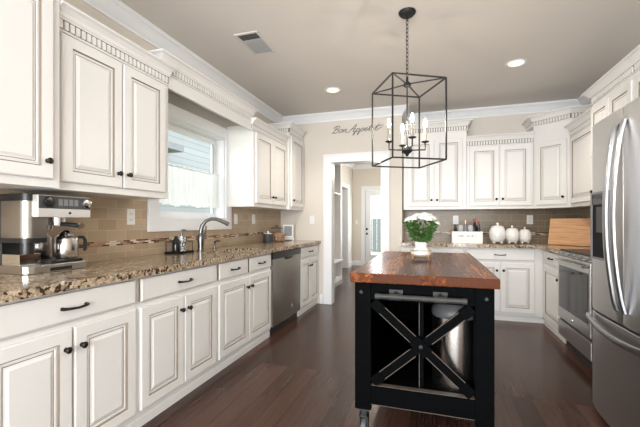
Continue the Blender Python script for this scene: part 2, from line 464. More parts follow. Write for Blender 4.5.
# hall beyond the doorway: left wall with a cased opening, end wall with the glazed door
HO0, HO1, HOZ = 8.30, 8.98, 2.05
wall('wall_hall_left', [(HX0 - 0.15, HX0, YD + 0.12, HO0, 0, ZC), (HX0 - 0.15, HX0, HO1, HY, 0, ZC), (HX0 - 0.15, HX0, HO0, HO1, HOZ, ZC)])
wall('wall_hall_side', [(HX0 - 1.4, HX0 - 1.3, 7.6, HY, 0, ZC), (HX0 - 1.3, HX0 - 0.15, 7.6, 7.7, 0, ZC), (HX0 - 1.3, HX0 - 0.15, HY - 0.1, HY, 0, ZC)], 'gunmetal')  # side room coloured dark to stand in for shade inside the opening
GD0, GD1 = -1.76, -0.86
wall('wall_hall_end', [(HX0 - 0.15, GD0, HY, HY + 0.12, 0, ZC), (GD1, HX1 + 0.12, HY, HY + 0.12, 0, ZC), (GD0, GD1, HY, HY + 0.12, 2.06, ZC)])
wall('wall_hall_right', [(HX1, HX1 + 0.12, YB + 0.12, HY, 0, ZC), (XS, HX1, YB + 0.121, YB + 0.14, 0, ZC)])

# ceiling crown and skirting
CP = [(a * 0.8, c * 0.8) for a, c in [(0.0, -0.135), (0.012, -0.135), (0.016, -0.115), (0.03, -0.10), (0.062, -0.06), (0.088, -0.035), (0.105, -0.028), (0.112, -0.014), (0.12, -0.012), (0.12, 0.0), (0, 0)]]
b = MB(); b.sweep([(XL, YR), (XL, YD), (XS, YD), (XS, YB), (XR, YB), (XR, YR)], CP, 'trimwhite', ZC - 0.0005); struct(b.build('trim_1'))
b = MB(); b.sweep([(HX0, YD + 0.12), (HX0, HY), (HX1, HY)], CP, 'trimwhite', ZC - 0.0005); struct(b.build('trim_2'))
BP = [(0, 0), (0.016, 0), (0.016, 0.10), (0.008, 0.125), (0, 0.13)]
b = MB(); b.sweep([(HX0, HO1 + 0.1), (HX0, HY), (GD0 - 0.11, HY)], BP, 'trimwhite', 0.0005); struct(b.build('baseboard_hall'))
b = MB(); b.sweep([(-1.56, YD), (DX0 - 0.12, YD)], BP, 'trimwhite', 0.0005); struct(b.build('baseboard_doorway'))


def casing(name, kind, c0, c1, zt, w, face, sgn, axis, zb=0.0, th=0.022):
    """casing round an opening: axis x -> opening lies in an xz wall at y = face; sgn points out of the wall"""
    b = MB(); y0, y1 = sorted((face, face + sgn * th))
    for a, bb, z0, z1 in ((c0 - w, c0, zb, zt), (c1, c1 + w, zb, zt), (c0 - w, c1 + w, zt, zt + w)):
        if axis == 'x': b.box(a, bb, y0, y1, z0, z1, 'trimwhite')
        else: b.box(y0, y1, a, bb, z0, z1, 'trimwhite')
    # a raised outer bead
    y2 = face + sgn * (th + 0.01); ya, yb = sorted((face + sgn * th, y2))
    for a, bb, z0, z1 in ((c0 - w, c0 - w + 0.025, zb, zt + w), (c1 + w - 0.025, c1 + w, zb, zt + w), (c0 - w + 0.025, c1 + w - 0.025, zt + w - 0.025, zt + w)):
        if axis == 'x': b.box(a, bb, ya, yb, z0, z1, 'trimwhite')
        else: b.box(ya, yb, a, bb, z0, z1, 'trimwhite')
    return b


b = casing('trim_3', '', DX0, DX1, DZ, 0.105, YD, -1, 'x', 0.001)
b.box(DX0 - 0.001, DX0 + 0.015, YD - 0.022, YD + 0.14, 0.001, DZ, 'trimwhite').box(DX1 - 0.015, DX1 + 0.001, YD - 0.022, YD + 0.14, 0.001, DZ, 'trimwhite').box(DX0, DX1, YD - 0.022, YD + 0.14, DZ - 0.015, DZ + 0.001, 'trimwhite')
struct(b.build('trim_3', bev=0.002))
b = casing('trim_4', '', HO0, HO1, HOZ, 0.10, HX0, 1, 'y', 0.001)
b.box(HX0 - 0.15, HX0, HO0 - 0.001, HO0 + 0.015, 0.001, HOZ, 'trimwhite').box(HX0 - 0.15, HX0, HO1 - 0.015, HO1 + 0.001, 0.001, HOZ, 'trimwhite')
struct(b.build('trim_4', bev=0.002))
b = casing('trim_5', '', GD0, GD1, 2.06, 0.10, HY, -1, 'x', 0.001); struct(b.build('trim_5', bev=0.002))

# glazed door at the end of the hall
dr = bpy.data.objects.new('door_1', None); COL.objects.link(dr); dr.location = (GD0, HY, 0); struct(dr)
b = MB(); w = GD1 - GD0
gx0, gx1, gz0, gz1 = 0.155, w - 0.155, 0.30, 1.90
for q in ((0.005, gx0, 0.01, 2.05), (gx1, w - 0.005, 0.01, 2.05), (gx0, gx1, 0.01, gz0), (gx0, gx1, gz1, 2.05)): b.box(q[0], q[1], 0.03, 0.075, q[2], q[3], 'trimwhite')
for q in ((gx0 - 0.03, gx0, gz0 - 0.03, gz1 + 0.03), (gx1, gx1 + 0.03, gz0 - 0.03, gz1 + 0.03), (gx0, gx1, gz1, gz1 + 0.03), (gx0, gx1, gz0 - 0.03, gz0)): b.box(q[0], q[1], 0.018, 0.03, q[2], q[3], 'trimwhite')
b.build('door_slab', dr, bev=0.002)
MB().box(gx0, gx1, 0.05, 0.056, gz0, gz1, 'pane').build('glass_pane', dr)
MB().lathe([(0.03, -0.012), (0.032, -0.004), (0.012, 0.0), (0.012, 0.02), (0.001, 0.03)][::-1], 'iron', (0.045, 0.012, 0.995), 14, 'y').build('deadbolt', dr, True)
MB().lathe([(0.001, -0.045), (0.022, -0.042), (0.028, -0.028), (0.02, -0.016), (0.012, -0.01), (0.03, -0.006), (0.03, 0.0)], 'iron', (0.045, 0.03, 0.87), 14, 'y').build('door_knob', dr, True)

# sink window
wr = bpy.data.objects.new('window_1', None); COL.objects.link(wr); wr.location = (XL, 0, 0); struct(wr)
b = MB()
cw = 0.112
for q in ((WY0 - cw, WY0, WZ0, WZ1), (WY1, WY1 + cw, WZ0, WZ1), (WY0 - cw, WY1 + cw, WZ1, WZ1 + cw), (WY0 - cw, WY1 + cw, WZ0 - cw, WZ0)): b.box(0.0105, 0.034, q[0], q[1], q[2], q[3], 'trimwhite')
b.build('window_casing', wr, bev=0.003)
b = MB()
for q in ((WY0, WY0 + 0.012, WZ0, WZ1), (WY1 - 0.012, WY1, WZ0, WZ1), (WY0, WY1, WZ1 - 0.012, WZ1), (WY0, WY1, WZ0, WZ0 + 0.012)): b.box(-0.14, 0.011, q[0], q[1], q[2], q[3], 'trimwhite')
b.build('window_jamb', wr)
b = MB(); a0, a1, c0, c1 = WY0 + 0.013, WY1 - 0.013, WZ0 + 0.013, WZ1 - 0.013; f = 0.05
for q in ((a0, a0 + f, c0, c1), (a1 - f, a1, c0, c1), (a0 + f, a1 - f, c1 - f, c1), (a0 + f, a1 - f, c0, c0 + f)): b.box(-0.125, -0.09, q[0], q[1], q[2], q[3], 'trimwhite')
b.box(-0.09, -0.084, a1 - f - 0.012, a1 - f - 0.004, c0 + f, c1 - f, 'dkgrey')
b.build('window_sash', wr, bev=0.002)
MB().box(-0.110, -0.106, a0 + f, a1 - f, c0 + f, c1 - f, 'pane').build('window_pane', wr)
# unseen windows behind the viewer, added to bring light into the room
wr2 = bpy.data.objects.new('added_window', None); COL.objects.link(wr2); wr2.location = (0, YR, 0); struct(wr2)
b = MB()
for x in (-2.1, -0.97, 0.17, 1.24): b.box(x, x + 0.06, -0.09, -0.03, 0.35, 2.55, 'trimwhite')
b.box(-2.1, 1.3, -0.09, -0.03, 0.35, 0.41, 'trimwhite').box(-2.1, 1.3, -0.09, -0.03, 2.49, 2.55, 'trimwhite'); b.build('window_frame', wr2)

# tiled splashbacks with a mosaic band
def ybox(name, boxes, m): return wall(name, boxes, m)


CT = 0.914
ybox('trim_6', [(XL + 0.0005, XL + 0.010, 0.70, WY0 - cw, CT + 0.0005, 1.352), (XL + 0.0005, XL + 0.010, WY0 - cw, WY1 + cw, CT + 0.0005, WZ0 - cw), (XL + 0.0005, XL + 0.010, WY1 + cw, YD - 0.001, CT + 0.0005, 1.352)], 'tile_y')
ybox('trim_7', [(XL + 0.0100, XL + 0.0125, 0.70, YD - 0.001, 1.012, 1.048)], 'mosaic_y')
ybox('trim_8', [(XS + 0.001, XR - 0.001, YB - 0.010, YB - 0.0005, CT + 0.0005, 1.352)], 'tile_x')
ybox('trim_9', [(XS + 0.001, XR - 0.011, YB - 0.0125, YB - 0.010, 1.012, 1.048)], 'mosaic_x')
ybox('trim_10', [(XR - 0.010, XR - 0.0005, 3.0, YB - 0.010, CT + 0.0005, 1.352)], 'tile_y')

# ------------------------------------------------------------------ cabinets
T = 0.02


def door(parent, x0, x1, z0, z1, y=0.0, knob=None, s=0.058, mname='door'):
    prof = [(0, 0), (0, -0.015), (0.005, -T), (s, -T), (s + 0.002, -T + 0.005), (s + 0.0055, -T + 0.008), (s + 0.016, -T + 0.006), (s + 0.019, -T + 0.009), (s + 0.022, -T + 0.009), (s + 0.030, -T + 0.007), (s + 0.040, -T + 0.002), (s + 0.043, -T + 0.002)]
    mats = ['paint', 'paint', 'paint', 'glaze', 'glaze', 'paint', 'paint', 'glaze', 'paint', 'paint', 'paint', 'paint']
    b = MB().nest(x0, x1, z0, z1, prof, mats, y - 0.0005)
    d = b.build(mname, parent)
    if knob:
        kx, kz = knob
        MB().lathe([(0.001, -0.030), (0.010, -0.029), (0.0155, -0.023), (0.0145, -0.017), (0.006, -0.012), (0.006, -0.004), (0.011, 0.0)], 'bronze', (kx, y - T - 0.001, kz), 14, 'y').build('knob', d, True)
    return d


def drawer(parent, x0, x1, z0, z1, y=0.0, handle=True, name='drawer', hw=0.115):
    b = MB().nest(x0, x1, z0, z1, [(0, 0), (0, -0.014), (0.003, -0.016), (0.010, -T)], ['glaze', 'paint', 'paint', 'paint'], y - 0.0005)
    d = b.build(name, parent)
    if handle:
        xc, zc = (x0 + x1) / 2, (z0 + z1) / 2; yf = y - T - 0.001; h = hw / 2
        pts = [(xc - h, yf, zc), (xc - h, yf - 0.014, zc), (xc - h + 0.015, yf - 0.024, zc - 0.001), (xc, yf - 0.029, zc - 0.003), (xc + h - 0.015, yf - 0.024, zc - 0.001), (xc + h, yf - 0.014, zc), (xc + h, yf, zc)]
        MB().tube(pts, [0.009, 0.0075, 0.006, 0.0055, 0.006, 0.0075, 0.009], 'bronze', 8).build('handle', d, True)
    return d


def crown(parent, path, zt, dent=(True,), name='crown', proj=0.068):
    k = proj / 0.068
    prof = [(0, -0.128), (0.012, -0.128), (0.012, -0.118), (0.004, -0.115), (0.004, -0.068), (0.015, -0.066), (0.017, -0.060), (0.024, -0.052), (0.032 * k, -0.036), (0.050 * k, -0.018), (0.062 * k, -0.013), (0.068 * k, -0.010), (0.068 * k, 0.0), (0, 0)]
    mats = ['paint'] * 14; mats[3] = 'glaze'; mats[4] = 'glaze'; mats[2] = 'glaze'  # glaze colour behind the dentils also paints the shadow in their gaps
    b = MB().sweep(path, prof, mats, zt)
    for i in range(len(path) - 1):
        (ax, ay), (bx, by) = path[i], path[i + 1]; L = math.hypot(bx - ax, by - ay); dx, dy = (bx - ax) / L, (by - ay) / L; nx, ny = dy, -dx
        n = int(L / 0.032); s0 = (L - n * 0.032) / 2
        for j in range(n):
            c = s0 + (j + 0.5) * 0.032
            p = (ax + dx * c + nx * 0.009, ay + dy * c + ny * 0.009)
            b.bar((p[0] - dx * 0.0105, p[1] - dy * 0.0105, zt - 0.0915), (p[0] + dx * 0.0105, p[1] + dy * 0.0105, zt - 0.0915), 0.012, 0.043, 'paint')
    return b.build(name, parent)


def base_cabinet(loc, rz, w, label, doors, drawers, depth=0.585, end=(0, 0), group='white base cabinets', sink=False):
    """front at local y = 0 facing -y, x runs 0..w"""
    r = root('base_cabinet', loc, rz, label, 'cabinet', group)
    b = MB()
    if sink: b.box(0.001, w - 0.001, 0, depth, 0.072, 0.69, 'paint').box(0.001, w - 0.001, 0, 0.03, 0.69, 0.872, 'paint').box(0.001, 0.02, 0.03, depth, 0.69, 0.872, 'paint').box(w - 0.02, w - 0.001, 0.03, depth, 0.69, 0.872, 'paint')
    else: b.box(0.001, w - 0.001, 0, depth, 0.072, 0.872, 'paint')
    b.build('body', r)
    b = MB().sweep([(0.001, 0.016), (w - 0.001, 0.016)], [(-0.03, 0.001), (0.008, 0.001), (0.008, 0.052), (0.0, 0.062), (-0.008, 0.062), (-0.008, 0.0715), (-0.03, 0.0715)], 'paint')
    b.build('toe_kick', r)
    for x0, x1, side in doors:
        kx = {'l': x0 + 0.032, 'r': x1 - 0.032}[side]
        door(r, x0, x1, 0.108, 0.695, 0, (kx, 0.605))
    for q in drawers: drawer(r, q[0], q[1], 0.727, 0.857, 0, True)
    return r


XB = -1.597     # frame of the left base run (door faces at -1.577)
def left_base(y0, y1, label, doors, drawers): return base_cabinet((XB, y0, 0), PI / 2, y1 - y0, label, [(a - y0, c - y0, s) for a, c, s in doors], [(a - y0, c - y0) for a, c in drawers], sink=y0 == 2.375)


left_base(0.84, 1.60, 'white base cabinet with one wide drawer below the coffee machine', [(0.86, 1.214, 'r'), (1.226, 1.584, 'l')], [(0.86, 1.584)])
left_base(1.60, 2.375, 'white two door base cabinet between coffee machine cabinet and sink cabinet', [(1.618, 1.984, 'r'), (1.993, 2.357, 'l')], [(1.618, 2.357)])
left_base(2.375, 3.342, 'white sink cabinet with two small drawers, left of the dishwasher', [(2.393, 2.852, 'r'), (2.862, 3.322, 'l')], [(2.393, 2.846), (2.874, 3.322)])
left_base(4.165, 4.915, 'white end base cabinet between the dishwasher and the doorway', [(4.185, 4.522, 'r'), (4.53, 4.895, 'l')], [(4.185, 4.895)])


def upper_cabinet(loc, rz, w, zt, label, doors, depth=0.343, zb=1.352, dtop=2.165, path=None, group='white upper cabinets', dbot=1.392):
    r = root('upper_cabinet', loc, rz, label, 'cabinet', group)
    b = MB().box(0.001, w - 0.001, 0, depth, zb, zt - 0.055, 'paint'); b.build('body', r)
    for x0, x1, side in doors:
        kx = {'l': x0 + 0.032, 'r': x1 - 0.032}[side]
        door(r, x0, x1, dbot, dtop, 0, (kx, dbot + 0.085))
    if path is None: path = [(0.001, 0), (w - 0.001, 0)]
    crown(r, path, zt)
    return r


XU = -1.85
D = 0.340
def left_upper(y0, y1, zt, label, doors, dtop, path, x=XU, depth=D): return upper_cabinet((x, y0, 0), PI / 2, y1 - y0, zt, label, [(a - y0, c - y0, s) for a, c, s in doors], depth, dtop=dtop, path=path)


left_upper(0.74, 1.318, 2.50, 'tall white upper cabinet at the near left, door cut by picture edge', [(0.77, 1.275, 'r')], 2.30, [(0.001, 0), (0.577, 0)], -1.80, 0.39)
left_upper(1.320, 2.150, 2.303, 'white two door upper cabinet above the coffee machine, left of window', [(1.352, 1.730, 'r'), (1.740, 2.105, 'l')], 2.165, [(0.001, 0), (0.828, 0)])
left_upper(3.45, 4.365, 2.295, 'white two door upper cabinet right of the sink window', [(3.49, 3.90, 'r'), (3.91, 4.325, 'l')], 2.165, [(-0.055, -0.001), (0.86, -0.001)])
left_upper(4.37, 4.915, 2.49, 'tall narrow one door upper cabinet in the corner beside the doorway', [(4.42, 4.87, 'l')], 2.33, [(0.001, D), (0.001, 0), (0.48, 0)], -1.815, 0.375)
# valance bridging the window
vr = root('window_valance', (XU, 2.152, 0), PI / 2, 'white dentil valance board bridging two cabinets above the sink window', 'valance')
MB().box(0, 1.294, 0.0, 0.02, 2.165, 2.319, 'paint').box(-0.064, 1.27, 0.001, D, 2.32, 2.384, 'paint').build('board', vr, bev=0.002)
b = MB()      # dentil strip from the cabinet side on, cove above it running a little over the neighbouring crown
VZ = 2.385
b.sweep([(0.0, 0), (1.22, 0)], [(0, -0.128), (0.012, -0.128), (0.012, -0.118), (0.004, -0.115), (0.004, -0.068), (0, -0.068)], ['paint', 'paint', 'glaze', 'glaze', 'paint', 'paint'], VZ)  # dentil gap strip: glaze and painted shadow in one colour
for k in range(38): b.box(0.005 + k * 0.032, 0.026 + k * 0.032, -0.015, -0.003, VZ - 0.113, VZ - 0.070, 'paint')
b.sweep([(-0.065, D), (-0.065, 0), (1.27, 0)], [(0, -0.0675), (0.004, -0.0675), (0.015, -0.066), (0.017, -0.060), (0.024, -0.052), (0.032, -0.036), (0.050, -0.018), (0.062, -0.013), (0.068, -0.010), (0.068, 0.0), (0, 0)], 'paint', VZ)
b.build('crown', vr)
# back wall
YU = 5.03
upper_cabinet((-0.388, YU, 0), 0, 0.808, 2.51, 'tall white two door upper cabinet on back wall, above the white flowers', [(0.055, 0.40, 'r'), (0.408, 0.757, 'l')], YB - YU - 0.003, dtop=2.29, path=[(0.001, 0.0), (0.807, 0.0), (0.807, YB - YU - 0.003)])
upper_cabinet((0.422, YU, 0), 0, 0.770, 2.295, 'shorter white two door upper cabinet on back wall above the canisters', [(0.03, 0.38, 'r'), (0.388, 0.742, 'l')], YB - YU - 0.003, dtop=2.155, path=[(0.001, 0.0), (0.769, 0.0)])
# diagonal corner upper
cr = root('corner_cabinet', (1.195, 5.03, 0), math.atan2(-0.285, 0.305), 'white angled corner upper cabinet with one door, tall frieze above', 'cabinet', 'white upper cabinets')
ia = -cr.rotation_euler.z
def cl(x, y): dx, dy = x - 1.195, y - 5.03; return (dx * math.cos(ia) - dy * math.sin(ia), dx * math.sin(ia) + dy * math.cos(ia))
P5 = [cl(1.195, 5.03), cl(1.50, 4.745), cl(1.827, 4.745), cl(1.827, 5.357), cl(1.195, 5.357)]
MB().prism(P5, 1.352, 2.488, 'paint').build('body', cr)
wd = math.hypot(0.305, 0.285)
door(cr, 0.035, wd - 0.035, 1.392, 2.15, 0, (wd - 0.035 - 0.032, 1.477))
crown(cr, [P5[4], P5[0], P5[1], P5[2]], 2.49)
# right wall uppers
upper_cabinet((1.50, 4.743, 0), -PI / 2, 0.738, 2.275, 'narrow white upper cabinet on right wall between corner cabinet and refrigerator', [(0.04, 0.70, 'r')], 0.327, dtop=2.14, path=[(0.001, 0.0), (0.737, 0.0)])
upper_cabinet((1.44, 4.003, 0), -PI / 2, 0.765, 2.42, 'white upper cabinet over the range, seen above the refrigerator', [(0.02, 0.377, 'r'), (0.387, 0.745, 'l')], 0.387, zb=1.76, dtop=2.25, dbot=1.79, path=[(0.001, 0.387), (0.001, 0.0), (0.764, 0.0)])
upper_cabinet((1.44, 3.237, 0), -PI / 2, 0.55, 2.42, 'white upper cabinet at the right picture edge, only its crown end showing', [(0.02, 0.53, 'r')], 0.387, zb=1.80, dtop=2.25, dbot=1.83, path=[(0.001, 0.0), (0.549, 0.0)])

# back run base cabinets
YF = 4.735
base_cabinet((-0.388, YF, 0), 0, 0.765, 'white base cabinet on back wall hidden mostly behind the wooden island', [(0.02, 0.377, 'r'), (0.387, 0.745, 'l')], [(0.02, 0.745)], YB - YF - 0.012)
c = base_cabinet((0.378, YF, 0), 0, 0.855, 'white base cabinet on back wall below the canisters, with black drawer pull', [(0.02, 0.382, 'r'), (0.392, 0.755, 'l')], [(0.02, 0.755)], YB - YF - 0.012)
# right run base cabinet beside the range
r = base_cabinet((1.215, 4.715, 0), -PI / 2, 0.70, 'narrow white base cabinet between the corner and the range', [(0.10, 0.66, 'r')], [(0.10, 0.66)], 0.60)

# ------------------------------------------------------------------ countertops
def slab(b, x0, x1, y0, y1, z0, z1, m): b.box(x0, x1, y0, y1, z0, z1, m)


r = root('countertop', (-1.9, 2.9, CT), 0, 'brown speckled granite countertop along the window wall, with undermount sink', 'countertop')
ox, oy = 1.9, -2.9
SX0, SX1, SY0, SY1 = -1.94, -1.66, 2.62, 3.24
b = MB()
z0, z1 = -0.040, 0.0
for q in ((XL + 0.001, SX0, 0.82, YD - 0.001), (SX1, -1.55, 0.82, YD - 0.001), (SX0, SX1, 0.82, SY0), (SX0, SX1, SY1, YD - 0.001)): b.box(q[0] + ox, q[1] + ox, q[2] + oy, q[3] + oy, z0, z1, 'granite')
b.build('slab', r)
b = MB(); t = 0.012
for q in ((SX0 - t, SX0, SY0 - t, SY1 + t, -0.20, -0.0405), (SX1, SX1 + t, SY0 - t, SY1 + t, -0.20, -0.0405), (SX0, SX1, SY0 - t, SY0, -0.20, -0.0405), (SX0, SX1, SY1, SY1 + t, -0.20, -0.0405), (SX0 - t, SX1 + t, SY0 - t, SY1 + t, -0.21, -0.20)): b.box(q[0] + ox, q[1] + ox, q[2] + oy, q[3] + oy, q[4], q[5], 'steel')
b.build('sink_basin', r)
r = root('countertop', (0.5, 5.0, CT), 0, 'brown speckled granite countertop in the back corner, under canisters and cutting board', 'countertop')
P = [(XS + 0.002, YB - 0.0005), (XS + 0.002, 4.685), (1.168, 4.685), (1.168, 4.012), (XR - 0.0005, 4.012), (XR - 0.0005, YB - 0.0005)]
MB().prism([(x - 0.5, y - 5.0) for x, y in P], -0.040, 0.0, 'granite').build('slab', r)

# ------------------------------------------------------------------ dishwasher
r = root('dishwasher', (XB, 3.35, 0), PI / 2, 'stainless steel dishwasher with black control strip under the granite counter', 'dishwasher')
w = 0.808
MB().box(0.004, w - 0.004, 0.0, 0.57, 0.10, 0.868, 'dkgrey').build('tub', r)
b = MB(); n = 8
pts = [(0.004, 0.0)] + [(0.004 + (w - 0.008) * i / n, -0.022 - 0.010 * math.sin(PI * i / n)) for i in range(n + 1)] + [(w - 0.004, 0.0)]
b.prism(pts, 0.095, 0.795, 'steelv'); d = b.build('door', r, True)
b = MB(); hx = w / 2
b.lathe([(0.001, -0.004), (0.022, -0.004), (0.024, 0.0)], 'grey', (w * 0.62, -0.0315, 0.215), 16, 'y'); b.build('badge', d)
b = MB().prism([(x, y - 0.006) for x, y in pts], 0.799, 0.866, 'black'); b.build('control_panel', r, True)
b = MB().prism([(w / 2 - 0.10, -0.034), (w / 2 - 0.10, -0.040), (w / 2 - 0.05, -0.050), (w / 2 + 0.05, -0.050), (w / 2 + 0.10, -0.040), (w / 2 + 0.10, -0.034)], 0.770, 0.799, 'black'); b.build('handle', d)
MB().box(0.01, w - 0.01, 0.02, 0.05, 0.002, 0.095, 'black').build('toe_kick', r)

# ------------------------------------------------------------------ range
r = root('range', (1.193, 4.005, 0), -PI / 2, 'stainless steel slide-in range with black glass top beside the refrigerator', 'range')
w = 0.762; dp = 0.620
MB().box(0.004, w - 0.004, 0.0, dp, 0.10, 0.905, 'fridgeside').build('body', r)
MB().box(-0.002 + 0.004, w - 0.002, -0.015, dp - 0.02, 0.906, 0.924, 'cookglass').build('cooktop', r, bev=0.003)
b = MB().prism([(0.004, 0), (0.004, -0.02), (w - 0.004, -0.02), (w - 0.004, 0)], 0.868, 0.9055, 'steel'); cp = b.build('control_panel', r)
for k in range(5):
    MB().lathe([(0.001, -0.020), (0.011, -0.019), (0.013, -0.004), (0.015, 0.0)], 'grey', (0.09 + k * 0.145, -0.021, 0.887), 14, 'y').build('knob', cp, True)
b = MB().box(0.006, w - 0.006, -0.035, -0.0005, 0.275, 0.864, 'steel'); od = b.build('oven_door', r, bev=0.004)
MB().box(0.05, w - 0.05, -0.039, -0.0352, 0.38, 0.775, 'blackglass').build('window', od)
b = MB().tube([(0.06, -0.065, 0.825), (w - 0.06, -0.065, 0.825)], 0.012, 'steel', 10)
for x in (0.09, w - 0.09): b.tube([(x, -0.036, 0.825), (x, -0.065, 0.825)], 0.009, 'steel', 8)
b.build('handle', od, True)
MB().lathe([(0.001, -0.003), (0.011, -0.003), (0.012, 0.0)], 'chrome', (w / 2, -0.0355, 0.325), 14, 'y').build('badge', od)
b = MB().box(0.006, w - 0.006, -0.032, -0.0005, 0.105, 0.250, 'steel'); dw = b.build('drawer', r, bev=0.004)
MB().box(0.006, w - 0.006, -0.015, -0.0005, 0.2505, 0.2745, 'black').build('drawer_recess', r)
MB().box(0.02, w - 0.02, 0.03, 0.06, 0.002, 0.099, 'black').build('toe_kick', r)

# ------------------------------------------------------------------ refrigerator
FX, FY1, FW, FH = 0.945, 2.66, 0.84, 1.78
r = root('refrigerator', (FX, FY1, 0), -PI / 2, 'stainless french door refrigerator with dispenser and two long curved handles', 'refrigerator')
MB().box(0.004, FW - 0.004, 0.075, 0.86, 0.02, FH - 0.02, 'fridgeside').build('cabinet_body', r)
def fdoor(x0, x1, z0, z1, name, bulge=0.016, n=12, whole=(0, FW)):
    pts = [(x0, 0.07)]
    for i in range(n + 1):
        x = x0 + (x1 - x0) * i / n; t = (x - whole[0]) / (whole[1] - whole[0])
        y = 0.008 - bulge * (1 - (2 * t - 1) ** 4)
        e = min(i, n - i)
        if e == 0: y += 0.005
        pts.append((x, y))
    pts.append((x1, 0.07))
    return MB().prism(pts, z0, z1, 'steelf').build(name, r, True, 0.003)


brushed('steelf', (0.57, 0.56, 0.55), 0.36, 0)
dl = fdoor(0.002, FW / 2 - 0.003, 0.645, FH, 'door')
drt = fdoor(FW / 2 + 0.003, FW - 0.002, 0.645, FH, 'door')
fz = fdoor(0.002, FW - 0.002, 0.045, 0.632, 'freezer_drawer')
# dispenser
yf = 0.004
b = MB()
DXa, DXb = 0.075, 0.275
for q in ((DXa - 0.012, DXa, 0.96, 1.36), (DXb, DXb + 0.012, 0.96, 1.36), (DXa, DXb, 0.96, 0.972), (DXa, DXb, 1.348, 1.36)): b.box(q[0], q[1], -0.020, 0.02, q[2], q[3], 'grey')
b.build('dispenser_frame', dl)
MB().box(DXa, DXb, -0.016, 0.02, 1.285, 1.348, 'blackglass').build('dispenser_display', dl)
MB().box(DXa, DXb, -0.012, 0.02, 0.972, 1.285, 'matteblack').box(DXa + 0.06, DXb - 0.06, -0.016, -0.012, 1.12, 1.27, 'dkgrey').build('dispenser_recess', dl)
# bow handles
for xc, dd in ((FW / 2 - 0.042, dl), (FW / 2 + 0.042, drt)):
    b = MB(); pts = []; N = 22
    for i in range(N + 1):
        t = i / N; z = 0.715 + (1.705 - 0.715) * t
        pts.append((xc, -0.016 - 0.050 * math.sin(PI * t) ** 0.75, z))
    # flattened bar
    b.ribbon(pts, 0.032, 0.020, 'handlesteel').build('handle', dd, True)
b = MB(); pts = []
for i in range(21):
    t = i / 20; x = 0.02 + (FW - 0.04) * t; pts.append((x, -0.018 - 0.034 * math.sin(PI * t) ** 0.8, 0.60 - 0.030 * math.sin(PI * t)))
b.ribbon(pts, 0.034, 0.020, 'handlesteel', (0, 0, 1)).build('handle', fz, True)
MB().box(0.02, FW - 0.02, 0.06, 0.10, 0.002, 0.044, 'black').build('base_grille', r)

# ------------------------------------------------------------------ island
r = root('kitchen_island', (-0.06, 1.87, 0), 0, 'black rolling kitchen island with thick wooden top and x-shaped front brace', 'kitchen island')
IX0, IX1, IL = -0.365, 0.365, 1.50
MB().box(IX0, IX1, 0.0, IL, 0.860, 0.910, 'butcher').build('wooden_top', r, bev=0.004)
BX0, BX1, BY0, BY1 = -0.345, 0.345, 0.03, IL - 0.03
pw = 0.088
for x0 in (BX0, BX1 - pw):
    for y0 in (BY0, BY1 - 0.07):
        MB().box(x0, x0 + pw, y0, y0 + 0.07, 0.17, 0.859, 'blackpaint').build('corner_post', r, bev=0.004)
MB().box(BX0 + pw, BX1 - pw, BY0 + 0.004, BY0 + 0.04, 0.765, 0.859, 'blackpaint').build('front_rail', r, bev=0.002)
b = MB().box(BX0 + pw, BX1 - pw, BY0 + 0.004, BY0 + 0.04, 0.205, 0.305, 'blackpaint')
b.box(BX0 + pw, BX1 - pw, BY0 + 0.003, BY0 + 0.04, 0.3055, 0.3085, 'worn').box(BX0 + pw, BX1 - pw, BY0 + 0.003, BY0 + 0.04, 0.2015, 0.2045, 'worn')
b.build('front_rail', r, bev=0.002)
for x in (BX0 + 0.01, BX1 - 0.03):
    MB().box(x, x + 0.02, BY0 + 0.07, BY1 - 0.07, 0.205, 0.859, 'blackpaint').build('side_panel', r)
MB().box(BX0 + pw, BX1 - pw, BY1 - 0.04, BY1 - 0.02, 0.205, 0.859, 'blackpaint').build('back_panel', r)
MB().box(BX0 + 0.03, BX1 - 0.03, BY0 + 0.041, BY1 - 0.041, 0.285, 0.303, 'blackpaint').build('bottom_shelf', r)
MB().box(-0.010, 0.012, BY0 + 0.06, BY1 - 0.06, 0.304, 0.855, 'blackpaint').box(-0.011, -0.008, BY0 + 0.057, BY0 + 0.06, 0.304, 0.80, 'worn').build('divider', r)
# x brace
OX0, OX1, OZ0, OZ1 = BX0 + pw, BX1 - pw, 0.309, 0.765
yb = BY0 + 0.020
for k, (a, c) in enumerate((((OX0 + 0.01, OZ1 - 0.012), (OX1 - 0.01, OZ0 + 0.012)), ((OX0 + 0.01, OZ0 + 0.012), (OX1 - 0.01, OZ1 - 0.012)))):
    b = MB(); yy = yb + 0.0005 * k
    va, vc = Vector((a[0], yy, a[1])), Vector((c[0], yy, c[1])); d = (vc - va).normalized(); nn = Vector((-d.z, 0, d.x))
    b.bar(va, vc, 0.024, 0.044, 'blackpaint', nn)
    mid = (va + vc) / 2
    for s in (-1, 1):
        e0 = nn * (s * 0.0225)
        for p, q in ((0.03, 0.42), (0.58, 0.97)):
            b.bar(va.lerp(vc, p) + e0 + Vector((0, -0.0125, 0)), va.lerp(vc, q) + e0 + Vector((0, -0.0125, 0)), 0.0035, 0.004, 'worn', nn)
    for p in (0.0, 1.0):
        t0, t1 = (0.0, 0.10) if p == 0 else (0.90, 1.0)
        b.bar(va.lerp(vc, t0) + Vector((0, -0.004, 0)), va.lerp(vc, t1) + Vector((0, -0.004, 0)), 0.026, 0.054, 'blackpaint', nn)
    if k == 0:
        b.bar(mid - d * 0.05 + Vector((0, -0.006, 0)), mid + d * 0.05 + Vector((0, -0.006, 0)), 0.026, 0.062, 'blackpaint', nn)
        b.lathe([(0.001, -0.024), (0.010, -0.023), (0.013, -0.018)], 'iron', tuple(mid), 12, 'y')
    b.build('brace', r, bev=0.0015)
